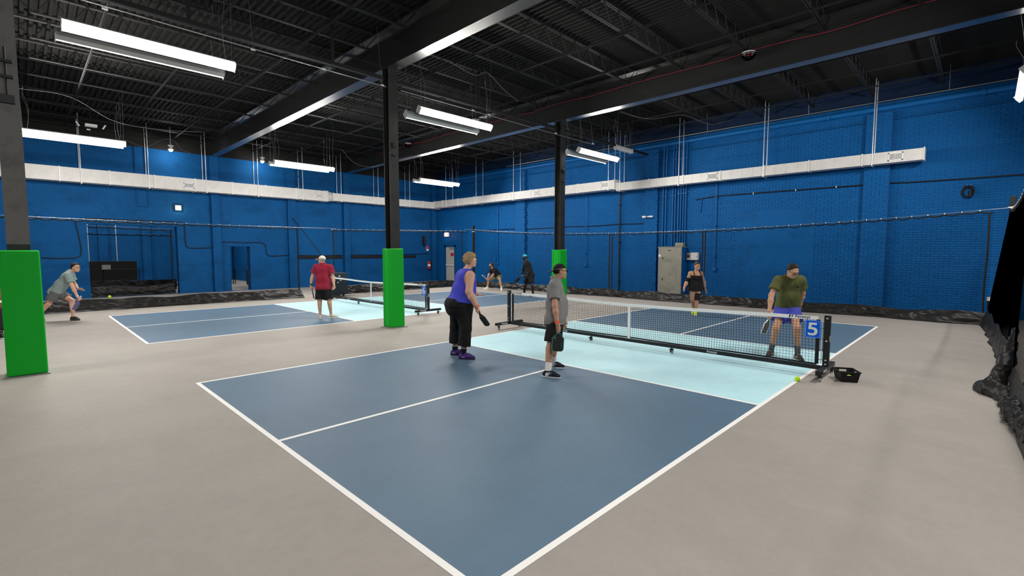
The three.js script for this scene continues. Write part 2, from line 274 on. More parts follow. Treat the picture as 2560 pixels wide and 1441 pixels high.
// court surfaces
function court(name, label, cx, cz) {
  const c = thing(name, label, 'court', [cx, 0, cz]); const X = 6.705, Z = 3.05, K = 2.134, w = 0.05, L0 = 0.0012, L1 = 0.0024;
  const pad = (n, x0, x1, z0, z1, m, y) => obj(n, boxUV(bx(x0, x1, 0, y, z0, z1)), m, c);
  pad('service_area', -X + w, -K, -Z + w, Z - w, mat.courtBlue, L0); pad('service_area', K, X - w, -Z + w, Z - w, mat.courtBlue, L0);
  pad('kitchen_area', -K + w, K - w, -Z + w, Z - w, mat.kitchen, L0);
  for (const s of [-1, 1]) { pad('baseline', s < 0 ? -X : X - w, s < 0 ? -X + w : X, -Z, Z, mat.line, L1); pad('sideline', -X + w, X - w, s < 0 ? -Z : Z - w, s < 0 ? -Z + w : Z, mat.line, L1); pad('kitchen_line', s < 0 ? -K : K - w, s < 0 ? -K + w : K, -Z + w, Z - w, mat.line, L1); pad('centre_line', s < 0 ? -X + w : K, s < 0 ? -K : X - w, -w / 2, w / 2, mat.line, L1); }
  return c;
}
court('pickleball_court', 'blue pickleball court in the foreground with pale blue kitchen', 0, 0);
court('pickleball_court', 'blue pickleball court behind the green column pads', 0.047, -10.243);
// ---------------------------------------------------------------- strip lights
// housing 2.44 m long; tilt turns the lens towards +z (positive) or -z
function stripLight(x, y, z, tilt, label, wires = true, lit = true, len = 2.44) {
  const t = thing('strip_light', label, 'light', [x, y, z], 0, undefined); const h = len / 2;
  const tilted = new THREE.Group();
  const prof = (pts, m, n) => { const s = new THREE.Shape(pts.map(([a, b]) => new THREE.Vector2(a, b))); const g = new THREE.ExtrudeGeometry(s, { depth: len, bevelEnabled: false }); g.translate(0, 0, -h); g.rotateY(Math.PI / 2); g.rotateX(-tilt); return obj(n, g, m, t); };
  prof([[-0.095, 0.0], [-0.085, 0.085], [-0.04, 0.115], [0.04, 0.115], [0.085, 0.085], [0.095, 0.0], [0.088, 0.0], [-0.088, 0.0]], mat.whiteMetal, 'housing');
  prof([[-0.09, -0.002], [-0.078, -0.034], [-0.042, -0.058], [0, -0.064], [0.042, -0.058], [0.078, -0.034], [0.09, -0.002]], lit ? mat.lens : mat.lensOff, 'lens');
  for (const s of [-1, 1]) { const g = bx(-0.006, 0.006, -0.06, 0.112, -0.09, 0.09); g.rotateX(-tilt); g.translate(s * (h + 0.004), 0, 0); obj('end_cap', g, mat.whiteMetal, t); }
  if (wires) for (const s of [-1, 1]) { obj('hanging_wire', tube([V(s * (h - 0.15), 0.1, 0), V(s * (h - 0.2), 0.7, 0.05 * s), V(s * (h - 0.1), 1.2, -0.12), V(s * (h - 0.12), DECK - y - 0.45, -0.1)], 0.0045, 4, 5), mat.conduit, t); obj('hanging_wire', bar(V(s * (h - 0.05), 0.1, 0), V(s * (h - 0.02), DECK - y, 0.05), 0.003, 4), mat.conduit, t); }
  if (lit) { const L = new THREE.RectAreaLight(LAMP_COLOR, LAMP, len, 0.13); L.name = 'lens_light'; const d = V(0, -Math.cos(tilt), Math.sin(tilt)); L.position.copy(d).multiplyScalar(0.07); t.add(L); L.lookAt(t.position.clone().add(d.clone().multiplyScalar(3))); }
  return t;
}
const T = 0.95;
stripLight(-6.5, 5.42, -5.62, T, 'long lit strip light at upper left, nearest the camera');
stripLight(-6.55, 5.42, -6.2, -T, 'strip light with lens turned away behind the nearest lit one');
stripLight(0.05, 5.42, -5.42, T, 'lit strip light just right of the middle column');
stripLight(0.05, 5.42, -6.04, -T, 'strip light turned away beside the middle column');
stripLight(6.7, 5.42, -5.42, T, 'lit strip light just right of the farthest column');
stripLight(6.7, 5.42, -5.98, -T, 'strip light turned away beside the farthest column');
stripLight(-6.95, 5.42, -15.6, T, 'single lit strip light against the far wall at left');
stripLight(0.1, 5.42, -15.4, T, 'single lit strip light over the far court, left of middle column');
stripLight(6.85, 5.42, -15.2, T, 'single lit strip light in the far corner of the hall');
stripLight(-6.95, 5.42, -16.15, -0.2, 'strip light facing the far wall behind the far left lit one'); stripLight(0.1, 5.42, -15.95, -0.2, 'strip light facing the far wall behind the far middle lit one'); stripLight(6.85, 5.42, -15.75, -0.2, 'strip light facing the far wall behind the far corner lit one');
stripLight(6.75, 5.42, 5.25, -T, 'strip light cut off by the right edge of the picture');
stripLight(6.75, 5.42, 6.05, T, 'strip light just out of the picture at right');
for (const [x, a, b] of [[0.1, 'lit strip light above the foreground court, facing the far side', 'lit strip light above the foreground court, facing the near side'], [-6.5, 'lit strip light overhead beside the photographer', 'lit strip light overhead behind the photographer']]) { stripLight(x, 5.42, 5.42, -T, a); stripLight(x, 5.42, 6.05, T, b); }
stripLight(-13.1, 5.42, -5.5, T, 'lit strip light left of the picture, facing the near side'); stripLight(-13.1, 5.42, -6.1, -T, 'lit strip light left of the picture, facing the far side');

stripLight(8.65, 5.92, -5.6, 0.1, 'short unlit strip light hung before the brick wall', true, false, 1.15);
stripLight(-4.5, 5.42, -26.0, -T, 'strip light in the next room beyond the opening'); stripLight(-0.6, 5.42, -27.0, 0.2, 'strip light in the next room beyond the doorway'); stripLight(-9.5, 5.42, -26.0, -T, 'strip light in the next room farther left');
// small round flood lamps on the far wall
for (const [x, l] of [[-3.62, 'small bright flood lamp high on the far wall, left one'], [0.04, 'small bright flood lamp on a duct rod, right one']]) {
  const t = thing('flood_lamp', l, 'light', [x, 6.2, -20.2]);
  obj('bracket', [bx(-0.09, 0.09, 0.16, 0.22, -0.04, 0.04), bar(V(0, 0.2, 0), V(0, DECK - 6.2, 0), 0.01)], mat.whiteMetal, t); obj('shade', new THREE.CylinderGeometry(0.04, 0.1, 0.14, 16, 1, true).translate(0, 0.1, 0), mat.whiteMetal, t);
  obj('bulb', new THREE.SphereGeometry(0.075, 14, 10).translate(0, 0.02, 0), mat.lens, t);
  const L = new THREE.PointLight(LAMP_COLOR, 4, 0, 2); L.name = 'bulb_light'; L.castShadow = true; L.position.set(0, -0.07, 0.02); L.shadow.radius = 2; t.add(L);
}
// ---------------------------------------------------------------- ducts
function ductRun(label, along, x0, x1, front, back, y0, y1, joints, grilles, rods, at) {
  const t = thing('air_duct', label, 'duct'); const box = (a, b, f, k, c, d) => along === 'x' ? bx(a, b, c, d, Math.min(f, k), Math.max(f, k)) : bx(Math.min(f, k), Math.max(f, k), c, d, a, b);
  const cuts = [x0, ...joints.filter((j) => j > x0 + 0.05 && j < x1 - 0.05), x1];
  const o = Math.sign(front - back);
  for (let i = 0; i + 1 < cuts.length; i++) {
    obj('duct_section', boxUV(box(cuts[i] + 0.004, cuts[i + 1] - 0.004, front, back, y0, y1)), mat.galv, t);
    const n = Math.round((cuts[i + 1] - cuts[i]) / 0.36); const r = []; for (let k = 1; k < n; k++) { const c = cuts[i] + (cuts[i + 1] - cuts[i]) * k / n; r.push(box(c - 0.004, c + 0.004, front + o * 0.004, back, y0 - 0.003, y1 + 0.003)); } if (r.length) obj('stiffening_bead', r, mat.galv, t);
  }
  for (const c of cuts) obj('flange', box(c - 0.014, c + 0.014, front + o * 0.022, back, y0 - 0.022, y1 + 0.022), mat.galvEdge, t);
  for (const [a, b, c, d] of grilles) {
    const g = obj('grille', [box(a, b, front + o * 0.016, front, c, c + 0.03), box(a, b, front + o * 0.016, front, d - 0.03, d), box(a, a + 0.03, front + o * 0.016, front, c, d), box(b - 0.03, b, front + o * 0.016, front, c, d)], mat.white, t);
    obj('backing', box(a + 0.03, b - 0.03, front + o * 0.004, front, c + 0.03, d - 0.03), mat.grey, g); const n = 14; for (let k = 0; k < n; k++) { const e = a + 0.036 + (b - a - 0.072) * (k + 0.5) / n; obj('vane', box(e - 0.004, e + 0.004, front + o * 0.013, front, c + 0.03, d - 0.03), mat.white, g); }
  }
  for (const r of rods) for (const f of [front + o * 0.012, back]) obj('hanger_rod', along === 'x' ? bar(V(r, y0 - 0.03, f), V(r, DECK, f), 0.015, 8) : bar(V(f, y0 - 0.03, r), V(f, DECK, r), 0.015, 8), mat.rod, t);
  for (const r of rods) obj('hanger_strut', box(r - 0.02, r + 0.02, front + o * 0.04, back, y0 - 0.05, y0 - 0.022), mat.rod, t);
  return t;
}
{
  const jb = []; for (let k = -4; k < 8; k++) jb.push(-7.16 + 1.47 * k);
  ductRun('large galvanised duct along the far wall', 'x', -13, 3.28, ZW + 0.6, ZW + 0.05, 4.57, 5.1, jb, [[-3.2, -2.8, 4.67, 4.9], [2.65, 2.99, 4.72, 4.93]], [-6.55, -4.42, -2.33, -0.16, 1.98]);
  ductRun('smaller galvanised duct from the reducer to the far corner', 'x', 3.6, 10.68, ZW + 0.6, ZW + 0.1, 4.63, 5.03, [5.2, 6.65, 8.1, 9.4], [], [4.04, 6.28, 8.41]);
  const red = thing('duct_reducer', 'tapered duct piece between the two ducts on the far wall', 'duct', [3.44, 4.83, ZW + 0.33]); const g = new THREE.CylinderGeometry(0.2828, 0.375, 0.31, 4, 1).rotateY(Math.PI / 4); g.scale(1, 1, 1.0); g.rotateZ(-Math.PI / 2); obj('taper', prep(g), mat.galv, red);
  ductRun('galvanised duct on the brick wall from the far corner', 'z', ZW + 0.63, -7.0, XW - 0.72, XW - 0.2, 4.66, 5.06, [-19.4, -17.9, -16.4, -14.9, -13.4, -12.0, -10.5, -9.0], [[-11.72, -11.36, 4.74, 4.98], [-7.7, -7.28, 4.75, 5.0]], [-19.0, -16.2, -13.2, -10.2, -7.3]);
  ductRun('slim galvanised duct ending with a grille on the brick wall', 'z', -6.95, 3.44, XW - 0.58, XW - 0.22, 4.59, 4.93, [-5.4, -3.9, -2.43, -0.9, 0.49, 1.95], [[2.6, 2.96, 4.64, 4.88], [-2.93, -2.53, 4.65, 4.88]], [2.21, -0.93, -4.08, -6.8]);
}
// ---------------------------------------------------------------- things on the brick wall
{
  const c = thing('electrical_cabinet', 'tall grey metal electrical cabinet against the brick wall', 'cabinet', [XW - 0.26, 0, -4.42]);
  obj('plinth', bx(-0.2, 0.24, 0, 0.16, -0.48, 0.48), mat.black, c); obj('body', bx(-0.2, 0.24, 0.16, 2.07, -0.52, 0.52), mat.bluePipe, c); obj('top_trim', bx(-0.24, 0.24, 2.07, 2.1, -0.53, 0.53), mat.cabinet, c);
  const d = obj('door', boxUV(rbx(-0.235, -0.2, 0.17, 2.065, -0.51, 0.51, 0.008)), mat.cabinet, c); for (const [y, z] of [[1.62, -0.3], [0.75, -0.3]]) obj('handle', rbx(-0.255, -0.235, y - 0.05, y + 0.05, z - 0.012, z + 0.012, 0.005), mat.black, d);
  obj('badge', bx(-0.238, -0.234, 1.93, 1.96, -0.08, 0.04), mat.black, d); obj('notice', bx(-0.238, -0.234, 1.68, 1.78, -0.49, -0.4), mat.white, d); obj('seam', bx(-0.238, -0.234, 0.3, 1.95, 0.27, 0.275), mat.grey, d);
  const b = thing('junction_box', 'small beige box on top of the electrical cabinet', 'box', [XW - 0.2, 2.1, -4.13]); obj('box', rbx(-0.09, 0.13, 0, 0.16, -0.17, 0.17, 0.008), mat.cabinet, b); obj('cover', rbx(-0.1, -0.09, 0.01, 0.15, -0.155, 0.155, 0.004), mat.cabinet, b); obj('notice', bx(-0.104, -0.1, 0.07, 0.1, -0.05, 0.02), mat.grey, b);
  const p1 = thing('control_box', 'narrow grey control box right of the cabinet', 'box', [XW - 0.08, 1.55, -3.78]); obj('case', rbx(-0.07, 0.06, 0, 0.3, -0.09, 0.09, 0.01), mat.grey, p1); obj('screen', bx(-0.073, -0.069, 0.12, 0.2, -0.05, 0.04), mat.black, p1); obj('label_strip', bx(-0.073, -0.069, 0.03, 0.06, -0.06, 0.06), mat.white, p1);
  const p2 = thing('control_box', 'wide pale control box above the woman in black', 'box', [XW - 0.08, 1.55, -3.54]); obj('case', rbx(-0.08, 0.06, 0, 0.31, -0.15, 0.15, 0.012), mat.whiteMetal, p2); obj('cover', rbx(-0.092, -0.08, 0.02, 0.29, -0.13, 0.13, 0.006), mat.whiteMetal, p2); obj('latch', bx(-0.097, -0.09, 0.13, 0.17, 0.09, 0.11), mat.black, p2);
  const pg = (z, y0, y1, r, m, label, group) => { const o = thing('wall_pipe', label, 'pipe', [XW - 0.08, 0, z], 0, group); obj('pipe', bar(V(0, y0, 0), V(0, y1, 0), r, 10), m, o); for (const y of [y0 + 0.5, (y0 + y1) / 2, y1 - 0.6]) obj('clip', bx(-0.02 - r, 0.07, y - 0.015, y + 0.015, -r - 0.02, r + 0.02), m, o); };
  [-4.98, -4.86].forEach((z, i) => pg(z, 2.1, 6.3, 0.03, mat.bluePipe, ['leftmost', 'second from left'][i] + ' of the blue conduits above the electrical cabinet'));
  [-4.55, -4.44].forEach((z, i) => pg(z, 2.1, 6.3, 0.026, mat.bluePipe, ['third', 'fourth'][i] + ' from left of the blue conduits above the electrical cabinet'));
  [-4.3, -4.2, -4.09, -3.99].forEach((z, i) => pg(z, 2.26, 6.3, 0.026, mat.bluePipe, ['leftmost', 'second', 'third', 'rightmost'][i] + ' of four blue conduits rising from the small beige box'));
  pg(-7.07, 0.05, 4.6, 0.035, mat.blackMetal, 'black downpipe on the brick wall left of the cabinet'); pg(-2.76, 1.26, 4.6, 0.02, mat.bluePipe, 'thin blue conduit right of the woman in black'); pg(-8.95, 1.3, 4.7, 0.02, mat.bluePipe, 'thin blue conduit behind the man in the grey polo'); pg(-15.1, 1.27, 4.6, 0.02, mat.bluePipe, 'thin blue conduit above the crouching player');
  for (const [z, y, l] of [[-2.76, 1.2, 'small blue socket box at the foot of the conduit right of the woman'], [-8.95, 1.25, 'small blue socket box behind the man in the grey polo'], [-15.1, 1.22, 'small blue socket box above the crouching player']]) { const o = thing('socket_box', l, 'socket', [XW - 0.04, y - 0.08, z]); obj('case', rbx(-0.05, 0.04, 0, 0.16, -0.07, 0.07, 0.01), mat.bluePipe, o); obj('cover', rbx(-0.058, -0.05, 0.015, 0.145, -0.055, 0.055, 0.004), mat.bluePipe, o); }
  const wl = (pts, r, m, label) => { const o = tag(obj('wall_cable', tube(pts.map(([z, y]) => V(XW - 0.05, y, z)), r, 6, 5), m), label, 'cable'); };
  wl([[9, 3.98], [4.45, 3.995], [2.7, 4.03], [2.62, 4.04]], 0.02, mat.blackMetal, 'dark conduit running right from the pilaster below the duct');
  { const o = thing('wall_cable', 'dark conduit running left from the pilaster to the cabinet pipes', 'cable', [XW - 0.05, 0, 0]); obj('run', bar(V(0, 4.04, 1.94), V(0, 4.07, -2.65), 0.02), mat.blackMetal, o); obj('elbow', tube([V(0, 4.07, -2.65), V(0, 4.02, -3.3), V(0, 3.98, -3.6)], 0.02), mat.blackMetal, o); for (const z of [1.2, 0, -1.4]) obj('clip', bx(-0.03, 0.05, 4.02, 4.08, z - 0.012, z + 0.012), mat.galvEdge, o); const s = obj('stub', bar(V(0, 4.0, -3.35), V(0, 3.45, -3.4), 0.018), mat.bluePipe, o); }
  wl([[-5.25, 3.16], [-6.2, 3.13], [-7.1, 3.15], [-8.4, 3.12], [-10.1, 3.14], [-12.8, 3.12], [-14.1, 3.16], [-16, 3.15]], 0.016, mat.blackMetal, 'black cable strung along the brick wall left of the cabinet');
  const cam = thing('wall_lamp', 'small white twin-head lamp on the brick pilaster', 'lamp', [XW - 0.2, 3.4, -5.6]); obj('base', rbx(-0.02, 0.2, -0.03, 0.03, -0.02, 0.06, 0.01), mat.white, cam); for (const [z, q] of [[-0.17, 0.05], [0.17, 0.04]]) obj('lamp_head', [bar(V(-0.03, 0, z - 0.07), V(-0.05, -0.01, z + 0.07), q, 12), bar(V(0, 0, 0), V(-0.04, 0, z), 0.012)], mat.white, cam);
  // bag hung on the wall
  const bag = thing('cable_coil', 'coil of black cable hanging on the brick wall at upper right', 'cable coil', [XW - 0.06, 3.62, 4.41]); for (let k = 0; k < 6; k++) { const g = new THREE.TorusGeometry(0.125 + 0.008 * Math.sin(k * 2.3), 0.012, 6, 26).scale(0.95, 1.22, 1).rotateZ(0.2 * Math.sin(k * 1.7)).rotateY(Math.PI / 2 + 0.08 * Math.cos(k * 3)); obj('loop', g.translate(-0.02 - 0.014 * (k % 3), 0.01 * Math.cos(k * 2), 0.012 * Math.sin(k * 1.3) + 0.006 * k), mat.black, bag); }
  obj('plug_bundle', rbx(-0.07, -0.01, -0.17, 0.06, 0.03, 0.1, 0.02), mat.black, bag); for (const z of [-0.02, 0.06]) obj('wall_hook', bar(V(0.02, 0.2, z), V(-0.08, 0.18, z), 0.006), mat.galvEdge, bag);
  // exit door and sign in the corner
  const d1 = struct('door_1', boxUV(bx(XW - 0.005, XW + 0.06, 0.02, 2.2, -19.98, -19.1)), mat.doorPaint, 'pale grey exit door near the far corner'); d1.userData.label = 'pale grey exit door near the far corner';
  obj('frame', [bx(XW - 0.05, XW + 0.08, 0, 2.32, -20.12, -19.98), bx(XW - 0.05, XW + 0.08, 0, 2.32, -19.1, -19.02), bx(XW - 0.05, XW + 0.08, 2.2, 2.34, -20.12, -19.02)], mat.blue, d1); obj('push_bar', rbx(XW - 0.07, XW - 0.03, 1.0, 1.07, -19.95, -19.14, 0.01), mat.galvEdge, d1); obj('notice', bx(XW - 0.009, XW - 0.004, 1.62, 1.82, -19.5, -19.2), mat.red, d1); obj('door_closer', rbx(XW - 0.06, XW - 0.005, 2.08, 2.14, -19.6, -19.15, 0.01), mat.grey, d1);
}
const font = await new FontLoader().loadAsync('fonts/droid/droid_sans_bold.typeface.json');
function textGeo(s, size, depth = 0.004) { const g = new TextGeometry(s, { font, size, depth, curveSegments: 5, bevelEnabled: false }); g.computeBoundingBox(); const b = g.boundingBox; g.translate(-(b.min.x + b.max.x) / 2, -(b.min.y + b.max.y) / 2, 0); return g; }
{
  const e = thing('exit_sign', 'lit red and white exit sign above the grey door', 'sign', [XW - 0.06, 2.86, -19.84]); obj('case', rbx(-0.03, 0.05, 0, 0.26, -0.2, 0.2, 0.01), M(lin(0.8, 0.8, 0.78), 0.4, 0, { emissive: lin(0.9, 0.8, 0.8), emissiveIntensity: 0.5 }), e);
  const g = textGeo('EXIT', 0.16); g.rotateY(-Math.PI / 2).translate(-0.03, 0.13, 0); obj('lettering', g, M(lin(0.7, 0.02, 0.02), 0.4, 0, { emissive: lin(1, 0.05, 0.05), emissiveIntensity: 0.8 }), e); for (const s of [-1, 1]) obj('lamp_head', ball(V(0, 0.13, s * 0.24), 0.045), mat.white, e);
  const L = new THREE.PointLight(0xffb0a0, 0.6); L.name = 'sign_light'; L.position.set(-0.12, 0.13, 0); L.castShadow = true; e.add(L);
  const w = thing('exit_sign', 'small lit square sign on the far wall above the opening', 'sign', [-3.335, 3.71, ZW + 0.04]); obj('case', rbx(-0.12, 0.12, 0, 0.23, -0.04, 0.05, 0.01), mat.grey, w); obj('lit_face', bx(-0.095, 0.1, 0.03, 0.2, 0.05, 0.056), M(lin(0.8, 0.65, 0.45), 0.5, 0, { emissive: lin(0.95, 0.68, 0.38), emissiveIntensity: 0.8 }), w);
  const L2 = new THREE.PointLight(0xffd9a8, 0.5); L2.name = 'sign_light'; L2.position.set(0, 0.1, 0.15); L2.castShadow = true; w.add(L2);
  const x = thing('fire_extinguisher', 'red fire extinguisher hung on the far wall near the corner', 'extinguisher', [10.12, 0.78, ZW + 0.14]); const pr = [[0.001, 0], [0.085, 0.01], [0.09, 0.05], [0.09, 0.4], [0.07, 0.46], [0.03, 0.5], [0.03, 0.53], [0.001, 0.53]].map(([a, b]) => new THREE.Vector2(a, b)); obj('cylinder', new THREE.LatheGeometry(pr, 18), mat.red, x); obj('label_band', new THREE.CylinderGeometry(0.092, 0.092, 0.13, 18, 1, true).translate(0, 0.25, 0), mat.white, x); obj('valve', [bar(V(0, 0.52, 0), V(0, 0.58, 0), 0.02), bar(V(-0.07, 0.59, 0.02), V(0.05, 0.57, 0), 0.012)], mat.black, x); obj('hose', tube([V(0.03, 0.55, 0), V(0.11, 0.5, 0.02), V(0.12, 0.3, 0.03), V(0.1, 0.15, 0.03)], 0.012), mat.black, x); obj('wall_bracket', bx(-0.05, 0.05, 0.1, 0.5, -0.135, -0.08), mat.grey, x);
  const n = thing('wall_sign', 'small red and white sign above the fire extinguisher', 'sign', [10.1, 1.96, ZW + 0.02]); obj('plate', bx(-0.08, 0.08, 0, 0.3, -0.02, 0.0), mat.white, n); obj('red_field', bx(-0.075, 0.075, 0.1, 0.295, 0, 0.004), mat.red, n);
  const sp = thing('wall_speaker', 'slim black column speaker on the far wall near the corner', 'speaker', [9.8, 2.28, ZW + 0.08]); obj('case', rbx(-0.08, 0.08, 0, 0.62, -0.08, 0.07, 0.03), mat.black, sp); obj('grille', rbx(-0.065, 0.065, 0.04, 0.58, 0.06, 0.082, 0.02), mat.blackMetal, sp);
  // strobes with wire guards on the roof beam
  for (const [z, y, l] of [[0.54, 6.6, 'caged smoke alarm on the far roof beam at upper right'], [-14.1, 6.7, 'caged smoke alarm on the far roof beam near the middle column']]) {
    const t = thing('smoke_alarm', l, 'alarm', [4.24, y, z]); obj('base', bar(V(0, 0.06, 0), V(0, 0.09, 0), 0.15, 16), mat.white, t); obj('sensor', bar(V(0, 0.06, 0), V(0, 0.0, 0), 0.07, 14, 0.05), mat.pink, t); const s = new Strands(); for (const [r, yy] of [[0.16, 0.05], [0.145, 0.0], [0.11, -0.05], [0.06, -0.075]]) for (let k = 0; k < 16; k++) { const a = k / 16 * 6.283, b = (k + 1) / 16 * 6.283; s.add(V(r * Math.cos(a), yy, r * Math.sin(a)), V(r * Math.cos(b), yy, r * Math.sin(b)), 0.013); }
    for (let k = 0; k < 10; k++) { const a = k / 10 * 6.283, q = [[0.16, 0.06], [0.145, 0.0], [0.11, -0.05], [0.06, -0.075], [0, -0.08]]; for (let i = 0; i < 4; i++) s.add(V(q[i][0] * Math.cos(a), q[i][1], q[i][0] * Math.sin(a)), V(q[i + 1][0] * Math.cos(a), q[i + 1][1], q[i + 1][0] * Math.sin(a)), 0.013); } obj('wire_guard', s.geo(), mat.white, t);
    obj('bracket', bx(0, 0.36, 0.09, 0.12, -0.03, 0.03), mat.steel, t);
  }
  const pj = thing('wireless_unit', 'white wireless unit with two arms under the far left roof', 'unit', [-6.45, 6.1, -17]); obj('case', rbx(-0.16, 0.16, 0, 0.09, -0.1, 0.1, 0.02), mat.whiteMetal, pj); for (const s of [-1, 1]) obj('antenna', bar(V(s * 0.3, -0.02, 0), V(s * 0.38, 0.12, 0), 0.025, 8), mat.whiteMetal, pj); obj('mount', [bar(V(-0.35, 0.1, 0), V(0.35, 0.1, 0), 0.012), bar(V(0, 0.08, 0), V(0, 1.1, 0), 0.012)], mat.steel, pj); obj('plug', rbx(-0.12, -0.02, -0.12, -0.08, -0.02, 0.02, 0.008), mat.whiteMetal, pj);
}
// ---------------------------------------------------------------- portable court nets
function caster(parent, x, z, yTop, turn = 0) {
  const c = obj('caster', [bx(-0.03, 0.03, 0.078, 0.088, -0.022, 0.022), bx(-0.022, 0.022, 0.03, 0.08, -0.024, -0.018), bx(-0.022, 0.022, 0.03, 0.08, 0.018, 0.024), bar(V(0, 0.08, 0), V(0, yTop, 0), 0.012), bx(0.02, 0.06, 0.06, 0.072, -0.015, 0.015)].map((g) => g.clone().rotateY(turn).translate(x, 0, z)), mat.blackMetal, parent);
  obj('wheel', bar(V(0, 0.034, -0.016), V(0, 0.034, 0.016), 0.034, 16).rotateY(turn).translate(x, 0, z), mat.wheel, c);
}
function courtNet(label, cx, cz, digit, dense) {
  const t = thing('pickleball_net', label, 'net', [cx, 0, cz]); const H = 3.335;
  for (const s of [-1, 1]) {
    const p = obj('post', rbx(-0.028, 0.028, 0.17, 0.93, s * H - 0.042, s * H + 0.042, 0.006), mat.blackMetal, t);
    for (const y of [0.2, 0.26, 0.55, 0.89]) obj('bolt', bx(-0.032, -0.027, y - 0.008, y + 0.008, s * H - 0.012, s * H + 0.012), mat.galvEdge, p);
    obj('tension_strap', rbx(-0.03, 0.03, 0.54, 0.63, s * (H + 0.042) - 0.006, s * (H + 0.042) + 0.006, 0.004), mat.grey, p);
    const f = obj('foot_beam', rbx(-0.46, 0.46, 0.105, 0.17, s * H - 0.035, s * H + 0.035, 0.006), mat.blackMetal, t);
    const g = textGeo('Perenyl', 0.04, 0.002); g.rotateY(s > 0 ? 0 : 0).translate(-0.2, 0.137, s * H + 0.036); obj('lettering', g, mat.signWhite, f);
    caster(t, -0.36, s * H, 0.11, 0.5); caster(t, 0.36, s * H, 0.11, -0.7);
  }
  const sag = (z) => 0.913 - 0.062 * (1 - Math.abs(z) / H);
  obj('bottom_bar', rbx(-0.03, 0.03, 0.105, 0.165, -H, H, 0.006), mat.blackMetal, t);
  for (const z of [-1.6, 1.65]) { const g = textGeo('Perenyl', 0.035, 0.002); g.rotateY(-Math.PI / 2).translate(-0.03, 0.135, z); obj('lettering', g, mat.signWhite, t); }
  caster(t, 0, -0.9, 0.11, 1.9); caster(t, 0, 0.9, 0.11, 1.1);
  // white top tape in two folded halves
  const W0 = H - 0.12, strip = (n, f0, f1, x, m, thick = 0.003) => { const pos = [], idx = []; const N = 48; for (let i = 0; i <= N; i++) { const z = -W0 + 2 * W0 * i / N; for (const [dx, f] of [[-x - thick, f0], [-x - thick, f1], [x + thick, f1], [x + thick, f0]]) pos.push(dx, f(z) + 0.003 * Math.sin(z * 3.1 + f0(0) * 9), z); if (i) for (let k = 0; k < 4; k++) { const a = (i - 1) * 4 + k, b = (i - 1) * 4 + (k + 1) % 4, c = i * 4 + k, d = i * 4 + (k + 1) % 4; idx.push(a, b, c, b, d, c); } } const g = new THREE.BufferGeometry(); g.setAttribute('position', new THREE.Float32BufferAttribute(pos, 3)); g.setIndex(idx); const h = g.toNonIndexed(); h.computeVertexNormals(); return obj(n, h, m, t); };
  const tape = strip('top_tape', (z) => sag(z) - 0.055, sag, 0.002, mat.white);
  for (const [z, sz] of [[W0 - 0.24, 0.04], [-W0 + 0.17, 0.04]]) { const y = sag(z) - 0.028; const g = textGeo('Perenyl', sz, 0.0015); g.rotateY(-Math.PI / 2).translate(-0.0055, y, z + 0.03); const mark = [[0, 0.03, 0.045], [0.035, 0.03, 0.028]].map(([o, w, h]) => { const s = new THREE.Shape(); s.moveTo(0, -h / 2); s.lineTo(w * 0.5, -h / 2); s.lineTo(w, h / 2); s.lineTo(w * 0.3, h / 2); s.closePath(); const e = new THREE.ExtrudeGeometry(s, { depth: 0.0015, bevelEnabled: false }); e.rotateY(-Math.PI / 2).translate(-0.0055, y + (o ? 0.006 : 0), z - 0.16 + o); return e; }); obj('lettering', [g, ...mark], mat.black, tape); }
  strip('bottom_tape', () => 0.175, () => 0.2, 0.002, mat.black);
  for (const s of [-1, 1]) { const e = obj('side_tape', bx(-0.006, 0.006, 0.19, 0.86, s * W0 - 0.025, s * W0 + 0.025), mat.black, t); for (const y of [0.25, 0.4, 0.56, 0.72]) obj('lacing', bar(V(0, y, s * W0), V(0, y + 0.01, s * (H - 0.04)), 0.005), mat.black, e); obj('rope', bar(V(0, 0.2, s * (W0 + 0.055)), V(0, 0.86, s * (W0 + 0.055)), 0.008), mat.signWhite, e); }
  obj('centre_strap', rbx(-0.01, 0.01, 0.12, 0.845, -0.028, 0.028, 0.004), mat.white, t);
  // knotted mesh
  const s = new Strands(), w = 0.0034, cell = 0.0445; const n = Math.floor(2 * W0 / cell); const wob = (z, y) => 0.006 * Math.sin(z * 1.7 + y * 6) + 0.004 * Math.sin(z * 5.3 - y * 9);
  const rows = 15; for (let i = 1; i < n; i++) { const z = -W0 + i * cell; for (let k = 0; k < 5; k++) { const f = (u) => { const y = 0.19 + (sag(z) - 0.055 - 0.19) * u; return V(wob(z, y), y, z + 0.006 * Math.sin(y * 8 + z * 2)); }; s.add(f(k / 5), f((k + 1) / 5), w, V(1, 0, 0)); } }
  for (let r = 1; r < rows; r++) for (let k = 0; k < 40; k++) { const f = (q) => { const z = -W0 + 2 * W0 * q; const y = 0.19 + (sag(z) - 0.055 - 0.19) * (r / rows); return V(wob(z, y), y + 0.003 * Math.sin(z * 4 + r), z); }; s.add(f(k / 40), f((k + 1) / 40), w, V(1, 0, 0)); }
  const mesh = obj('net_mesh', s.geo(), mat.netTwine, t); mesh.userData.kind = 'stuff';
  // number plate
  const pl = obj('number_plate', rbx(-0.022, -0.014, 0.578, 0.846, 3.05, 3.255, 0.004).translate(0, 0, 0), mat.signBlue, t);
  obj('border', [bx(-0.0235, -0.021, 0.835, 0.84, 3.056, 3.249), bx(-0.0235, -0.021, 0.584, 0.589, 3.056, 3.249), bx(-0.0235, -0.021, 0.584, 0.84, 3.056, 3.061), bx(-0.0235, -0.021, 0.584, 0.84, 3.244, 3.249)], M(lin(0.25, 0.5, 0.95), 0.4), pl);
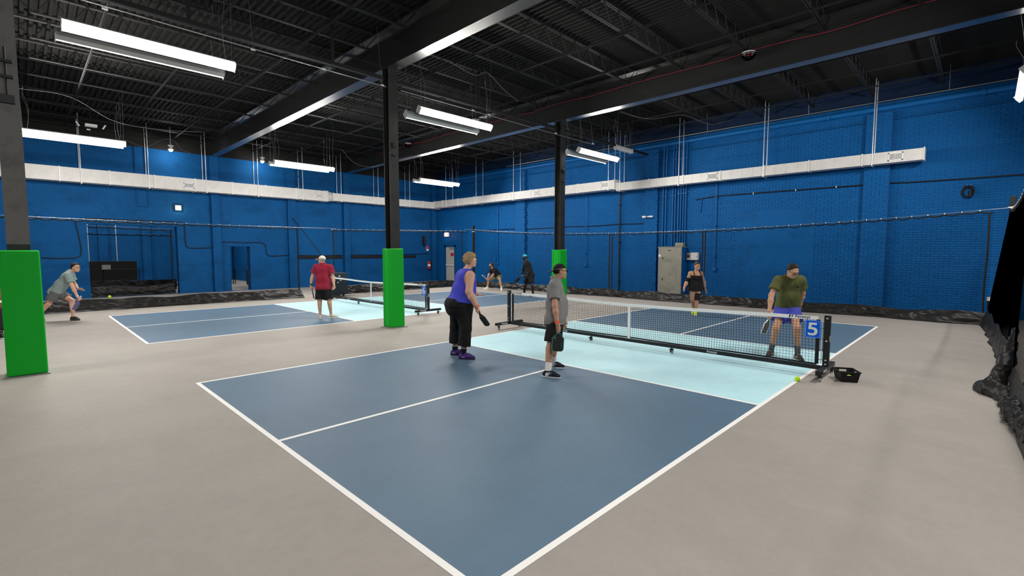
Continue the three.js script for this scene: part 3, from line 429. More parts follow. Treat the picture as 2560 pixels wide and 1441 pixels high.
  const dg = textGeo(digit, 0.195, 0.002); dg.rotateY(-Math.PI / 2).translate(-0.0225, 0.712, 3.152); obj('numeral', dg, mat.signWhite, pl);
  return t;
}
courtNet('rolling black net with blue number 5 plate in the foreground', 0, -0.065, '5');
courtNet('rolling black net with blue number 6 plate on the far court', 0.09, -10.24, '6');

// ---------------------------------------------------------------- perimeter netting
// panel from a to b (x,z), cable height h(s), mesh, scalloped edge band, hooks, vinyl skirt spread to the inside
function netting(label, a, b, h, opt = {}) {
  const t = thing('court_netting', label, 'netting'); const A = V(a[0], 0, a[1]), B = V(b[0], 0, b[1]), D = B.clone().sub(A), L = D.length(), u = D.clone().normalize(), inn = V(opt.inn[0], 0, opt.inn[1]);
  const sk = opt.skirt ?? 0.34, lean = typeof opt.lean === 'function' ? opt.lean : () => opt.lean ?? 0, hook = opt.hook ?? 0.34, cell = opt.cell ?? 0.023, w = opt.w ?? 0.0014;
  const pt = (s, y) => A.clone().addScaledVector(u, s).addScaledVector(inn, lean(s) * (1 - y / 3)).setY(y);
  const low = (s) => { const f = (s / hook) % 1; return h(s) - 0.03 - (0.16 * hook) * 4 * f * (1 - f) * (0.75 + 0.5 * noise.noise(Math.floor(s / hook) * 0.7, 3.1, 0)); };
  // cable
  if (!opt.noCable) { const c = []; const s0 = -(opt.cableA ?? 0), s1 = L + (opt.cableB ?? 0); for (let i = 0; i <= 24; i++) { const s = s0 + (s1 - s0) * i / 24; c.push(pt(s, h(s))); } obj('cable', tube(c, 0.006, 5, 2), mat.conduit, t); }
  // band
  const band = []; const nb = Math.round(L / hook) * 6; for (let i = 0; i <= nb; i++) { const s = L * i / nb; band.push(pt(s, low(s))); } obj('edge_band', new THREE.TubeGeometry(new THREE.CatmullRomCurve3(band, false, 'catmullrom', 0.1), nb, 0.021, 5), mat.black, t);
  const hk = []; for (let s = 0; s <= L; s += hook) hk.push(bar(pt(s, h(s) + 0.01), pt(s, h(s) - 0.04), 0.009, 5), ball(pt(s, h(s)), 0.014, 6)); const hkO = obj('hooks', hk, mat.galvEdge, t); hkO.userData.kind = 'stuff';
  // mesh
  const st = new Strands(); const up = inn; for (let s = cell; s < L; s += cell) st.add(pt(s, sk * 0.9), pt(s, low(s)), w, up);
  const rows = Math.floor(2.45 / cell); const seg = Math.max(6, Math.round(L / 1.0)); for (let r = 1; r <= rows; r++) for (let i = 0; i < seg; i++) { const s0 = L * i / seg, s1 = L * (i + 1) / seg; const y = (s) => sk * 0.9 + (h(s) - 0.1 - sk * 0.9) * r / rows; st.add(pt(s0, y(s0)), pt(s1, y(s1)), w, up); }
  const me = obj('net_mesh', st.geo(), mat.twine, t); me.userData.kind = 'stuff';
  for (const s of opt.seams ?? []) { obj('seam_tape', tube([pt(s, low(s)), pt(s + 0.012, 1.9), pt(s - 0.008, 1.0), pt(s + 0.01, sk * 0.8)], opt.seamR ?? 0.024, 6, 4), mat.black, t); }
  // skirt
  skirt(t, 'vinyl_skirt', L, (s, y, off) => pt(s, y).addScaledVector(inn, off), sk, opt.spread ?? 0.3, opt.skSeed ?? 1, opt.jit);
  return t;
}
function skirt(t, name, L, place, sk, spread, sd, jitter = 0.045, m = mat.vinyl) {
  const nx = Math.max(12, Math.round(L / 0.06)), ny = 10, pos = [], idx = []; const ridge = (x, y, z) => 1 - 2.2 * Math.abs(noise.noise(x, y, z));
  for (let i = 0; i <= nx; i++) { const s = L * i / nx; const bulge = spread * (0.45 + 0.75 * Math.abs(noise.noise(s * 0.55, sd * 3.3, 0.5)) + 0.35 * noise.noise(s * 1.6, sd, 2));
    for (let j = 0; j <= ny; j++) { const f = j / ny, e = Math.min(1, Math.sin(Math.min(1, f * 1.15) * Math.PI) + 0.2); let y = sk * (1 - f) ** 1.15 * (1 + 0.25 * noise.noise(s * 0.9, sd * 5, 7)), o = bulge * f ** 1.6;
      o += jitter * e * (1.3 * ridge(s * 1.9 + f * 1.4, f * 1.6, sd) + 0.9 * ridge(s * 4.6 - f * 2.2, f * 2.4, sd + 3) + 0.4 * ridge(s * 9.5 + f * 3, f * 3.4, sd + 8)); y += jitter * e * 0.8 * ridge(s * 2.3 + 3, f * 2.0, sd + 4); if (j === ny) y = 0.005;
      const p = place(s + 0.03 * noise.noise(s * 3, f * 3, sd + 2), Math.max(0.005, y), Math.max(-0.08, o)); pos.push(p.x, p.y, p.z); if (i && j) { const q = i * (ny + 1) + j, r = q - ny - 1; idx.push(r - 1, q - 1, q, r - 1, q, r); } } }
  const g = new THREE.BufferGeometry(); g.setAttribute('position', new THREE.Float32BufferAttribute(pos, 3)); g.setIndex(idx); g.computeVertexNormals(); return obj(name, prep(g), m, t);
}
netting('long black netting with vinyl skirt before the wide opening', [-12, -15.35], [-0.28, -15.35], (s) => 2.97 - 0.1 * Math.sin(Math.min(1, s / 13) * Math.PI * 0.7), { inn: [0, 1], cableB: 1.6, seams: [11.66], spread: 0.42, skSeed: 1 });
netting('black netting with skirt behind the number 6 net', [1.25, -15.6], [9.25, -15.9], (s) => 2.86 + 0.012 * s * 2, { inn: [0, 1], seams: [0.05, 7.6], spread: 0.4, skSeed: 2 });
netting('black netting along the brick wall, long right stretch', [9.05, -15.0], [9.05, 4.97], (s) => { const z = s - 15; return 2.66 + 0.38 * ((z + 4.5) / 10) ** 2 * (z < -4.5 ? 1 : 0.9); }, { inn: [-1, 0], cableA: 0.9, cableB: 0.32, seams: [8.55, 8.68, 12.5, 12.6, 19.9], spread: 0.36, skSeed: 3, sk: 0.3, skirt: 0.3 });
netting('black netting hung edge-on at the right edge of the picture', [9.05, 5.27], [0.35, 5.27], (s) => 2.99 - 0.2 * Math.sin(Math.PI * Math.min(1, s / 9)), { inn: [0, -1], lean: (s) => 0.32 - 0.27 * Math.min(1, s / 6), spread: 0.14, jit: 0.012, skSeed: 5, skirt: 0.4, hook: 0.5 });
netting('nearest black netting cut off by the right edge of the picture', [0.34, 5.27], [-3.2, 5.42], (s) => 3.15, { inn: [0, -1], lean: 0.05, spread: 0.12, jit: 0.012, skSeed: 6, skirt: 0.42, hook: 0.5 });
for (const [x, z, h, l] of [[9.3, -15.45, 3.35, 'thin black net post in the far corner'], [9.12, 5.3, 3.28, 'black net post at the right edge of the picture']]) { const t = thing('net_post', l, 'post', [x, 0, z]); obj('tube', rbx(-0.055, 0.055, 0.012, h, -0.055, 0.055, 0.01), mat.blackMetal, t); obj('base_plate', bx(-0.16, 0.16, 0, 0.012, -0.16, 0.16), mat.blackMetal, t); obj('rope_tie', new THREE.TorusGeometry(0.075, 0.014, 6, 16).rotateX(Math.PI / 2).translate(0, 3.0, 0), mat.signWhite, t); }
// netting and furniture seen through the openings
netting('black netting hung inside the wide opening', [-6.4, -21.2], [-3.55, -21.2], (s) => 2.93 - 0.02 * s, { inn: [0, 1], skirt: 0.42, spread: 0.12, skSeed: 11, seams: [2.8], noCable: false });
netting('second netting with skirt in the next room', [-9.5, -24.2], [-2.9, -24.2], (s) => 2.72, { inn: [0, 1], skirt: 0.5, spread: 0.1, skSeed: 12 });
{
  const t = thing('barrier_panel', 'dark banner barrier in the next room, right one', 'barrier', [-5.0, 0, -27.6]); obj('banner', bx(-1.0, 0.95, 0.35, 1.35, -0.02, 0.02), mat.black, t); obj('frame', [bar(V(-1.02, 0, 0), V(-1.02, 1.4, 0), 0.025), bar(V(0.97, 0, 0), V(0.97, 1.4, 0), 0.025), bar(V(-1.02, 1.38, 0), V(0.97, 1.38, 0), 0.025), bar(V(-1.02, 0.3, 0), V(0.97, 0.3, 0), 0.025)], mat.blackMetal, t); obj('notice', bx(-0.45, -0.1, 0.95, 1.2, 0.02, 0.026), mat.grey, t);
  const t2 = thing('barrier_panel', 'dark banner barrier in the next room, left one', 'barrier', [-9.2, 0, -27.4]); obj('banner', bx(-1.4, 1.2, 0.35, 1.4, -0.02, 0.02), mat.black, t2); obj('frame', [bar(V(1.22, 0, 0), V(1.22, 2.9, 0), 0.03), bar(V(-1.4, 1.42, 0), V(1.22, 1.42, 0), 0.025), bar(V(-1.42, 0, 0), V(-1.42, 1.42, 0), 0.025)], mat.blackMetal, t2);
  const r = thing('railing', 'low dark handrail crossing the next room', 'railing', [-6.4, 0, -25.6]); obj('rails', [bar(V(-2.6, 1.0, 0), V(2.2, 1.0, 0), 0.02), bar(V(-2.6, 0.45, 0), V(2.2, 0.45, 0), 0.02)], mat.blackMetal, r); for (const x of [-2.6, -0.9, 0.8, 2.2]) obj('upright', bar(V(x, 0, 0), V(x, 1.0, 0), 0.022), mat.blackMetal, r);
  for (const [x, l] of [[-7.35, 'pale thin pole in the next room, first from the left'], [-5.95, 'pale thin pole in the next room, second from the left'], [-5.78, 'pale thin pole in the next room, third from the left'], [-4.6, 'pale thin pole in the next room, fourth from the left']]) { const q = thing('thin_pole', l, 'pole', [x, 0, -29.5]); obj('tube', bar(V(0, 0, 0), V(0, 3.9, 0), 0.02, 6), mat.rod, q); obj('foot', bx(-0.06, 0.06, 0, 0.02, -0.06, 0.06), mat.rod, q); }
  const b = thing('bench', 'black metal bench frame seen through the doorway', 'bench', [0.05, 0, -26.5]); obj('seat', bx(-0.7, 0.35, 0.78, 0.82, -0.2, 0.2), mat.blackMetal, b); for (const x of [-0.65, -0.1, 0.32]) obj('leg', [bar(V(x, 0, -0.18), V(x, 0.8, -0.18), 0.02), bar(V(x, 0, 0.18), V(x, 0.8, 0.18), 0.02)], mat.blackMetal, b); obj('stretcher', bar(V(-0.65, 0.1, 0), V(0.32, 0.1, 0), 0.02), mat.blackMetal, b);
  const k = thing('trash_bin', 'black bin with pale bottles on top seen through the doorway', 'bin', [0.92, 0, -25.2]); obj('bin_body', rbx(-0.24, 0.24, 0, 0.85, -0.24, 0.24, 0.03), mat.black, k); for (const x of [-0.12, 0, 0.12]) obj('bottle', bar(V(x, 0.85, 0), V(x, 1.0, 0), 0.035, 8), mat.whiteMetal, k);
  const tb = thing('trash_bin', 'black bin with silver rim behind the netting at right', 'bin', [9.75, 0, 5.22]); obj('bin_body', new THREE.CylinderGeometry(0.25, 0.22, 0.58, 20).translate(0, 0.29, 0), mat.black, tb); obj('rim', new THREE.CylinderGeometry(0.26, 0.26, 0.09, 20, 1, true).translate(0, 0.63, 0), mat.galvEdge, tb); obj('liner', new THREE.CylinderGeometry(0.255, 0.24, 0.12, 20, 1, true).translate(0, 0.56, 0), mat.black, tb);
}
// pole leaning against the far wall, equipment bag with stickers behind the number 6 net
{
  const t = tag(obj('leaning_pole', bar(V(1.6, 3.6, ZW + 0.2), V(2.25, 0.012, -16.0), 0.022, 6), mat.blackMetal), 'thin black pole leaning behind the far netting', 'pole');
  const s = thing('equipment_case', 'dark grey equipment case with stickers beside the number 6 net', 'case', [0.95, 0, -14.75]); obj('case_body', rbx(-0.42, 0.42, 0.08, 1.0, -0.28, 0.28, 0.05), M(lin(0.02, 0.03, 0.045), 0.5), s); for (const [x, y, w, h] of [[-0.18, 0.82, 0.1, 0.06], [0.0, 0.78, 0.16, 0.03], [0.05, 0.86, 0.08, 0.04], [-0.25, 0.74, 0.05, 0.05], [0.1, 0.68, 0.1, 0.03], [-0.02, 0.6, 0.06, 0.04]]) obj('sticker', bx(x - w / 2, x + w / 2, y - h / 2, y + h / 2, 0.28, 0.284), mat.whiteMetal, s); for (const x of [-0.35, 0.35]) obj('caster', bar(V(x, 0.04, -0.02), V(x, 0.04, 0.02), 0.04, 12), mat.rubber, s); obj('carry_handle', tube([V(-0.15, 1.0, 0), V(-0.12, 1.06, 0), V(0.12, 1.06, 0), V(0.15, 1.0, 0)], 0.014), mat.black, s);
}
// ---------------------------------------------------------------- balls and basket
const ev = new Evaluator(); ev.attributes = ['position', 'normal'];
const ballGeo = (() => { let r = new Brush(new THREE.SphereGeometry(0.037, 28, 20)); const inner = new Brush(new THREE.SphereGeometry(0.0345, 20, 14)); r = ev.evaluate(r, inner, SUBTRACTION); const dirs = [[1, 0, 0], [0, 1, 0], [0, 0, 1], [1, 1, 0], [1, -1, 0], [0, 1, 1], [0, 1, -1], [1, 0, 1], [1, 0, -1]]; for (const d of dirs) { const v = V(...d).normalize(); const c = new Brush(bar(v.clone().multiplyScalar(-0.05), v.clone().multiplyScalar(0.05), 0.0048, 8)); r = ev.evaluate(r, c, SUBTRACTION); } const g = r.geometry; g.computeVertexNormals; return prep(g); })();
const mkBall = (p, label) => { const o = tag(obj('pickleball', ballGeo, mat.lime), label, 'ball'); o.position.set(...p); o.rotation.set(p[0], p[2] * 3, 0.4); };
mkBall([-6.70, 0.64, -12.23], 'lime green ball in the air before the lunging player'); mkBall([-0.56, 0.0372, 3.04], 'lime green ball resting on the sideline near the net foot');
{
  const k = thing('ball_basket', 'small black plastic basket beside the foot of the near net', 'basket', [0.02, 0, 3.53], 0.5); const w = 0.125, d = 0.1, W1 = 0.15, D1 = 0.125, h = 0.15;
  const wall = (n, a, b, axis, s) => { const sh = new THREE.Shape(); sh.moveTo(-a, 0); sh.lineTo(a, 0); sh.lineTo(b, h); sh.lineTo(-b, h); sh.closePath(); const ho = new THREE.Path(); ho.moveTo(-0.045, h - 0.05); ho.lineTo(0.045, h - 0.05); ho.lineTo(0.05, h - 0.02); ho.lineTo(-0.05, h - 0.02); ho.closePath(); if (n) sh.holes.push(ho); const g = new THREE.ExtrudeGeometry(sh, { depth: 0.004, bevelEnabled: false }); return g; };
  const tilt = Math.atan((D1 - d) / h); for (const s of [-1, 1]) { const g = wall(1, w, W1, 0, s); g.rotateX(s * tilt).translate(0, 0.003, s * d - 0.002); obj('basket_wall', g, mat.black, k); const e = wall(1, d, D1, 0, s); e.rotateX(s * Math.atan((W1 - w) / h)).translate(0, 0.003, s * w - 0.002).rotateY(Math.PI / 2); obj('basket_wall', e, mat.black, k); }
  obj('basket_floor', bx(-w, w, 0, 0.006, -d, d), mat.black, k); obj('rim', [rbx(-W1 - 0.012, W1 + 0.012, h - 0.006, h + 0.006, -D1 - 0.012, -D1 + 0.006, 0.003), rbx(-W1 - 0.012, W1 + 0.012, h - 0.006, h + 0.006, D1 - 0.006, D1 + 0.012, 0.003), rbx(-W1 - 0.012, -W1 + 0.006, h - 0.006, h + 0.006, -D1, D1, 0.003), rbx(W1 - 0.006, W1 + 0.012, h - 0.006, h + 0.006, -D1, D1, 0.003)], mat.black, k);
  mkBall([0.05, 0.043, 3.56], 'lime green ball lying inside the black basket');
}
const POSE = {
  G: { H: [-2.487, 1.567, 0.184], N: [-2.543, 1.437, 0.141], sR: [-2.695, 1.358, 0.237], sL: [-2.403, 1.334, 0.051], eR: [-2.779, 1.063, 0.326], wR: [-2.824, 0.808, 0.408], eL: [-2.35, 1.023, 0.066], wL: [-2.39, 0.8, 0.164], P: [-2.574, 0.841, 0.172], hR: [-2.663, 0.809, 0.228], hL: [-2.493, 0.785, 0.118], kR: [-2.781, 0.453, 0.246], kL: [-2.447, 0.417, 0.06], aR: [-2.923, 0.068, 0.314], aL: [-2.423, 0.071, -0.007], tR: [-2.875, 0.006, 0.441], tL: [-2.351, 0.028, 0.113] },
  W: { H: [-2.731, 1.719, -1.654], N: [-2.789, 1.57, -1.697], sR: [-2.863, 1.46, -1.518], sL: [-2.715, 1.482, -1.884], eR: [-2.946, 1.181, -1.458], wR: [-2.875, 0.92, -1.329], eL: [-2.618, 1.171, -1.767], wL: [-2.596, 1.114, -1.667], P: [-2.895, 0.943, -1.739], hR: [-2.929, 0.897, -1.625], hL: [-2.849, 0.89, -1.858], kR: [-2.952, 0.522, -1.552], kL: [-2.896, 0.513, -1.894], aR: [-3.011, 0.124, -1.541], aL: [-2.906, 0.104, -1.905], tR: [-2.908, 0.031, -1.398], tL: [-2.854, 0.029, -1.8] },
  O: { H: [0.892, 1.548, 2.551], N: [1.01, 1.467, 2.494], sR: [0.898, 1.374, 2.332], sL: [1.149, 1.383, 2.616], eR: [0.756, 1.124, 2.271], wR: [0.606, 0.857, 2.291], eL: [1.273, 1.153, 2.623], wL: [1.374, 0.949, 2.576], P: [1.206, 0.889, 2.411], hR: [1.144, 0.847, 2.338], hL: [1.223, 0.852, 2.503], kR: [0.89, 0.536, 2.328], kL: [0.922, 0.568, 2.643], aR: [1.005, 0.125, 2.231], aL: [0.999, 0.138, 2.652], tR: [0.79, 0.048, 2.22], tL: [0.885, 0.049, 2.746] },
  M: { H: [-2.406, 1.643, -8.468], N: [-2.395, 1.527, -8.445], sR: [-2.249, 1.429, -8.286], sL: [-2.533, 1.442, -8.576], eR: [-2.201, 1.151, -8.236], wR: [-2.23, 0.935, -8.128], eL: [-2.61, 1.171, -8.654], wL: [-2.679, 0.943, -8.614], P: [-2.416, 0.885, -8.398], hR: [-2.352, 0.838, -8.328], hL: [-2.484, 0.838, -8.462], kR: [-2.333, 0.474, -8.213], kL: [-2.527, 0.474, -8.41], aR: [-2.286, 0.114, -8.242], aL: [-2.533, 0.102, -8.391], tR: [-2.158, 0.007, -8.214], tL: [-2.463, -0.014, -8.637] },
  D: { H: [5.863, 1.447, -1.279], N: [5.858, 1.282, -1.309], sR: [5.739, 1.232, -1.424], sL: [5.961, 1.221, -1.197], eR: [5.671, 0.987, -1.496], wR: [5.507, 0.811, -1.501], eL: [6.029, 0.975, -1.131], wL: [5.961, 0.783, -1.065], P: [5.826, 0.848, -1.295], hR: [5.769, 0.811, -1.35], hL: [5.878, 0.811, -1.239], kR: [5.723, 0.432, -1.328], kL: [5.719, 0.469, -1.193], aR: [5.93, 0.115, -1.369], aL: [5.69, 0.121, -1.214], tR: [5.8, 0.044, -1.351], tL: [5.518, 0.059, -1.124] },
  C: { H: [7.959, 1.224, -12.583], N: [8.017, 1.067, -12.537], sR: [8.05, 0.979, -12.722], sL: [7.998, 0.97, -12.373], eR: [7.956, 0.773, -12.739], wR: [7.822, 0.586, -12.684], eL: [7.923, 0.764, -12.386], wL: [7.807, 0.564, -12.554], P: [8.252, 0.692, -12.401], hR: [8.275, 0.653, -12.517], hL: [8.222, 0.663, -12.314], kR: [7.914, 0.483, -12.752], kL: [7.963, 0.567, -11.995], aR: [7.989, 0.103, -12.892], aL: [8.01, 0.126, -11.9], tR: [7.808, 0.036, -12.926], tL: [7.871, 0.042, -11.746] },
  B: { H: [6.885, 1.656, -9.316], N: [6.938, 1.482, -9.244], sR: [7.0, 1.376, -9.399], sL: [6.891, 1.383, -9.08], eR: [6.949, 1.056, -9.473], wR: [6.828, 0.88, -9.435], eL: [6.817, 1.036, -9.033], wL: [6.715, 0.886, -9.035], P: [7.044, 0.871, -9.143], hR: [7.074, 0.818, -9.235], hL: [6.992, 0.827, -9.063], kR: [6.994, 0.49, -9.367], kL: [6.931, 0.501, -8.932], aR: [7.01, 0.095, -9.453], aL: [6.836, 0.123, -8.774], tR: [6.892, 0.026, -9.508], tL: [6.725, 0.045, -8.794] },
  L: { H: [-7.321, 1.442, -12.79], N: [-7.416, 1.333, -12.875], sR: [-7.487, 1.215, -12.692], sL: [-7.41, 1.235, -13.087], eR: [-7.423, 0.921, -12.523], wR: [-7.342, 0.671, -12.529], eL: [-7.351, 0.982, -13.057], wL: [-7.301, 0.861, -12.851], P: [-7.717, 0.784, -13.122], hR: [-7.737, 0.761, -13.012], hL: [-7.685, 0.761, -13.217], kR: [-7.891, 0.465, -13.094], kL: [-7.429, 0.533, -12.947], aR: [-8.129, 0.133, -13.33], aL: [-7.436, 0.112, -12.795], tR: [-8.02, -0.002, -13.205], tL: [-7.286, 0.034, -12.562] },
  E: { H: [-8.838, 1.455, -10.701], N: [-8.847, 1.297, -10.693], sR: [-8.941, 1.23, -10.925], sL: [-8.76, 1.247, -10.457], eR: [-9.008, 0.935, -10.962], wR: [-8.969, 0.749, -10.76], eL: [-8.704, 0.957, -10.298], wL: [-8.726, 0.77, -10.229], P: [-8.873, 0.798, -10.667], hR: [-8.935, 0.744, -10.795], hL: [-8.822, 0.754, -10.539], kR: [-8.954, 0.396, -10.706], kL: [-8.787, 0.422, -10.396], aR: [-8.975, 0.087, -10.838], aL: [-8.751, 0.105, -10.255], tR: [-8.94, 0.006, -10.651], tL: [-8.712, 0.051, -10.067] },
};
// ---------------------------------------------------------------- figures: distance fields meshed with surface nets
const smin = (a, b, k) => { const h = Math.max(k - Math.abs(a - b), 0) / k; return Math.min(a, b) - h * h * k * 0.25; };
const C = (a, b, ra, rb = ra, k = 0.03, flat = 0) => { const d = b.clone().sub(a), L2 = Math.max(1e-9, d.lengthSq()), L = Math.sqrt(L2); return { k, c: a.clone().add(b).multiplyScalar(0.5), r: L / 2 + Math.max(ra, rb), f: (x, y, z) => { const px = x - a.x, py = y - a.y, pz = z - a.z; const q = (px * d.x + py * d.y + pz * d.z) / L2, t = q < 0 ? 0 : q > 1 ? 1 : q; const ex = px - d.x * t, ey = py - d.y * t, ez = pz - d.z * t; let e = Math.sqrt(ex * ex + ey * ey + ez * ez) - (ra + (rb - ra) * t); if (flat) e = Math.max(e, (q - 1) * L); return e; } }; };
const EL = (c, rx, ry, rz, X, Y, Z, k = 0.03) => { const m = Math.min(rx, ry, rz); return { k, c, r: Math.max(rx, ry, rz), f: (x, y, z) => { const dx = x - c.x, dy = y - c.y, dz = z - c.z; const u = (dx * X.x + dy * X.y + dz * X.z) / rx, v = (dx * Y.x + dy * Y.y + dz * Y.z) / ry, w = (dx * Z.x + dy * Z.y + dz * Z.z) / rz; const q = Math.sqrt(u * u + v * v + w * w); const g = Math.sqrt((u / rx) ** 2 + (v / ry) ** 2 + (w / rz) ** 2); return g < 1e-9 ? -m : q * (q - 1) / g; } }; };
function field(prims, post) { return (x, y, z) => { let d = 1e3; for (const p of prims) { const e = p.f(x, y, z); d = d > 900 ? e : smin(d, e, p.k); } return post ? post(d, x, y, z) : d; }; }
function meshField(prims, cell, post, colour) {
  const lo = V(1e9, 1e9, 1e9), hi = V(-1e9, -1e9, -1e9); for (const p of prims) { lo.min(p.c.clone().subScalar(p.r + 0.03)); hi.max(p.c.clone().addScalar(p.r + 0.03)); }
  const nx = Math.ceil((hi.x - lo.x) / cell) + 1, ny = Math.ceil((hi.y - lo.y) / cell) + 1, nz = Math.ceil((hi.z - lo.z) / cell) + 1, F = new Float32Array(nx * ny * nz).fill(1), B = 5, R = cell * B * 0.87;
  const full = field(prims, post);
  for (let bz = 0; bz < nz; bz += B) for (let by = 0; by < ny; by += B) for (let bxx = 0; bxx < nx; bxx += B) {
    const cx = lo.x + (bxx + B / 2) * cell, cy = lo.y + (by + B / 2) * cell, cz = lo.z + (bz + B / 2) * cell; const near = [];
    for (const p of prims) { const dx = cx - p.c.x, dy = cy - p.c.y, dz = cz - p.c.z; if (Math.sqrt(dx * dx + dy * dy + dz * dz) - p.r < R + 0.12) near.push(p); }
    if (!near.length) continue; const f = field(near, post), d0 = f(cx, cy, cz); const x1 = Math.min(nx, bxx + B), y1 = Math.min(ny, by + B), z1 = Math.min(nz, bz + B), far = Math.abs(d0) > R * 1.7 + 0.025;
    for (let k = bz; k < z1; k++) for (let j = by; j < y1; j++) for (let i = bxx; i < x1; i++) F[(k * ny + j) * nx + i] = far ? d0 : f(lo.x + i * cell, lo.y + j * cell, lo.z + k * cell);
  }
  const id = new Int32Array(nx * ny * nz).fill(-1), pos = [], I = (i, j, k) => (k * ny + j) * nx + i; const E8 = [[0, 0, 0], [1, 0, 0], [0, 1, 0], [1, 1, 0], [0, 0, 1], [1, 0, 1], [0, 1, 1], [1, 1, 1]], ED = [[0, 1], [2, 3], [4, 5], [6, 7], [0, 2], [1, 3], [4, 6], [5, 7], [0, 4], [1, 5], [2, 6], [3, 7]];
  for (let k = 0; k < nz - 1; k++) for (let j = 0; j < ny - 1; j++) for (let i = 0; i < nx - 1; i++) {
    const v = E8.map(([a, b, c]) => F[I(i + a, j + b, k + c)]); let s = 0; for (let q = 0; q < 8; q++) if (v[q] < 0) s++; if (!s || s === 8) continue;
    let x = 0, y = 0, z = 0, n = 0; for (const [a, b] of ED) if ((v[a] < 0) !== (v[b] < 0)) { const t = v[a] / (v[a] - v[b]); x += E8[a][0] + (E8[b][0] - E8[a][0]) * t; y += E8[a][1] + (E8[b][1] - E8[a][1]) * t; z += E8[a][2] + (E8[b][2] - E8[a][2]) * t; n++; }
    id[I(i, j, k)] = pos.length / 3; pos.push(lo.x + (i + x / n) * cell, lo.y + (j + y / n) * cell, lo.z + (k + z / n) * cell);
  }
  const idx = []; const quad = (a, b, c, d, flip) => { if (a < 0 || b < 0 || c < 0 || d < 0) return; flip ? idx.push(a, c, b, a, d, c) : idx.push(a, b, c, a, c, d); };
  for (let k = 1; k < nz - 1; k++) for (let j = 1; j < ny - 1; j++) for (let i = 1; i < nx - 1; i++) { const s = F[I(i, j, k)] < 0;
    if (s !== F[I(i + 1, j, k)] < 0) quad(id[I(i, j - 1, k - 1)], id[I(i, j, k - 1)], id[I(i, j, k)], id[I(i, j - 1, k)], !s);
    if (s !== F[I(i, j + 1, k)] < 0) quad(id[I(i - 1, j, k - 1)], id[I(i - 1, j, k)], id[I(i, j, k)], id[I(i, j, k - 1)], !s);
    if (s !== F[I(i, j, k + 1)] < 0) quad(id[I(i - 1, j - 1, k)], id[I(i, j - 1, k)], id[I(i, j, k)], id[I(i - 1, j, k)], !s); }
  const nrm = new Float32Array(pos.length), e = cell * 0.6; for (let q = 0; q < pos.length; q += 3) { const x = pos[q], y = pos[q + 1], z = pos[q + 2]; let a = full(x + e, y, z) - full(x - e, y, z), b = full(x, y + e, z) - full(x, y - e, z), c = full(x, y, z + e) - full(x, y, z - e); const l = Math.hypot(a, b, c) || 1; nrm[q] = a / l; nrm[q + 1] = b / l; nrm[q + 2] = c / l; }
  const g = new THREE.BufferGeometry(); g.setAttribute('position', new THREE.Float32BufferAttribute(pos, 3)); g.setAttribute('normal', new THREE.BufferAttribute(nrm, 3)); g.setIndex(idx);
  if (colour) { const col = new Float32Array(pos.length); for (let q = 0; q < pos.length; q += 3) { const c = colour(pos[q], pos[q + 1], pos[q + 2]); col[q] = c[0]; col[q + 1] = c[1]; col[q + 2] = c[2]; } g.setAttribute('color', new THREE.BufferAttribute(col, 3)); }
  return g;
}
const un = (v) => v.clone().normalize(), cross = (a, b) => new THREE.Vector3().crossVectors(a, b), mad = (a, d, s) => a.clone().addScaledVector(d, s);
const fold = (amp, f = 9, sx = 1) => (d, x, y, z) => d + amp * (noise.noise(x * f * sx, y * f * 0.55, z * f * sx) + 0.5 * noise.noise(x * f * 2.3, y * f * 1.1 + 5, z * f * 2.3));
// hand wrapped round a handle with axis a (towards the blade); returns the prims and the grip centre
function gripHand(W, dir, a, palmN, sc = 1) {
  const d = un(dir), n = un(mad(palmN, a, -palmN.dot(a))); const Cc = mad(mad(W, d, 0.078 * sc), n, 0.022 * sc); const e1 = n.clone().negate(); let e2 = un(cross(a, e1)); if (e2.dot(d) < 0) e2.negate();
  const P = []; const k = 0.006; for (let i = 0; i < 4; i++) { const c = mad(Cc, a, (1.5 - i) * 0.0205 * sc); const R = 0.0255 * sc; const at = (t) => mad(mad(c, e1, R * Math.cos(t)), e2, R * Math.sin(t)); const th = [0.5, 1.5, 2.5, 3.5, 4.4]; for (let q = 0; q < 4; q++) P.push(C(at(th[q]), at(th[q + 1]), 0.0092 * sc, 0.0085 * sc, k)); P.push(C(W, mad(at(0.5), e1, -0.002), 0.021 * sc, 0.0115 * sc, 0.012)); }
  const t0 = mad(mad(W, d, 0.03 * sc), e2, -0.015 * sc), t1 = mad(mad(Cc, a, 0.045 * sc), e2, -0.026 * sc), t2 = mad(mad(Cc, a, 0.05 * sc), n, 0.024 * sc); P.push(C(t0, t1, 0.014 * sc, 0.0105 * sc, k), C(t1, t2, 0.0105 * sc, 0.009 * sc, k)); return [P, Cc];
}
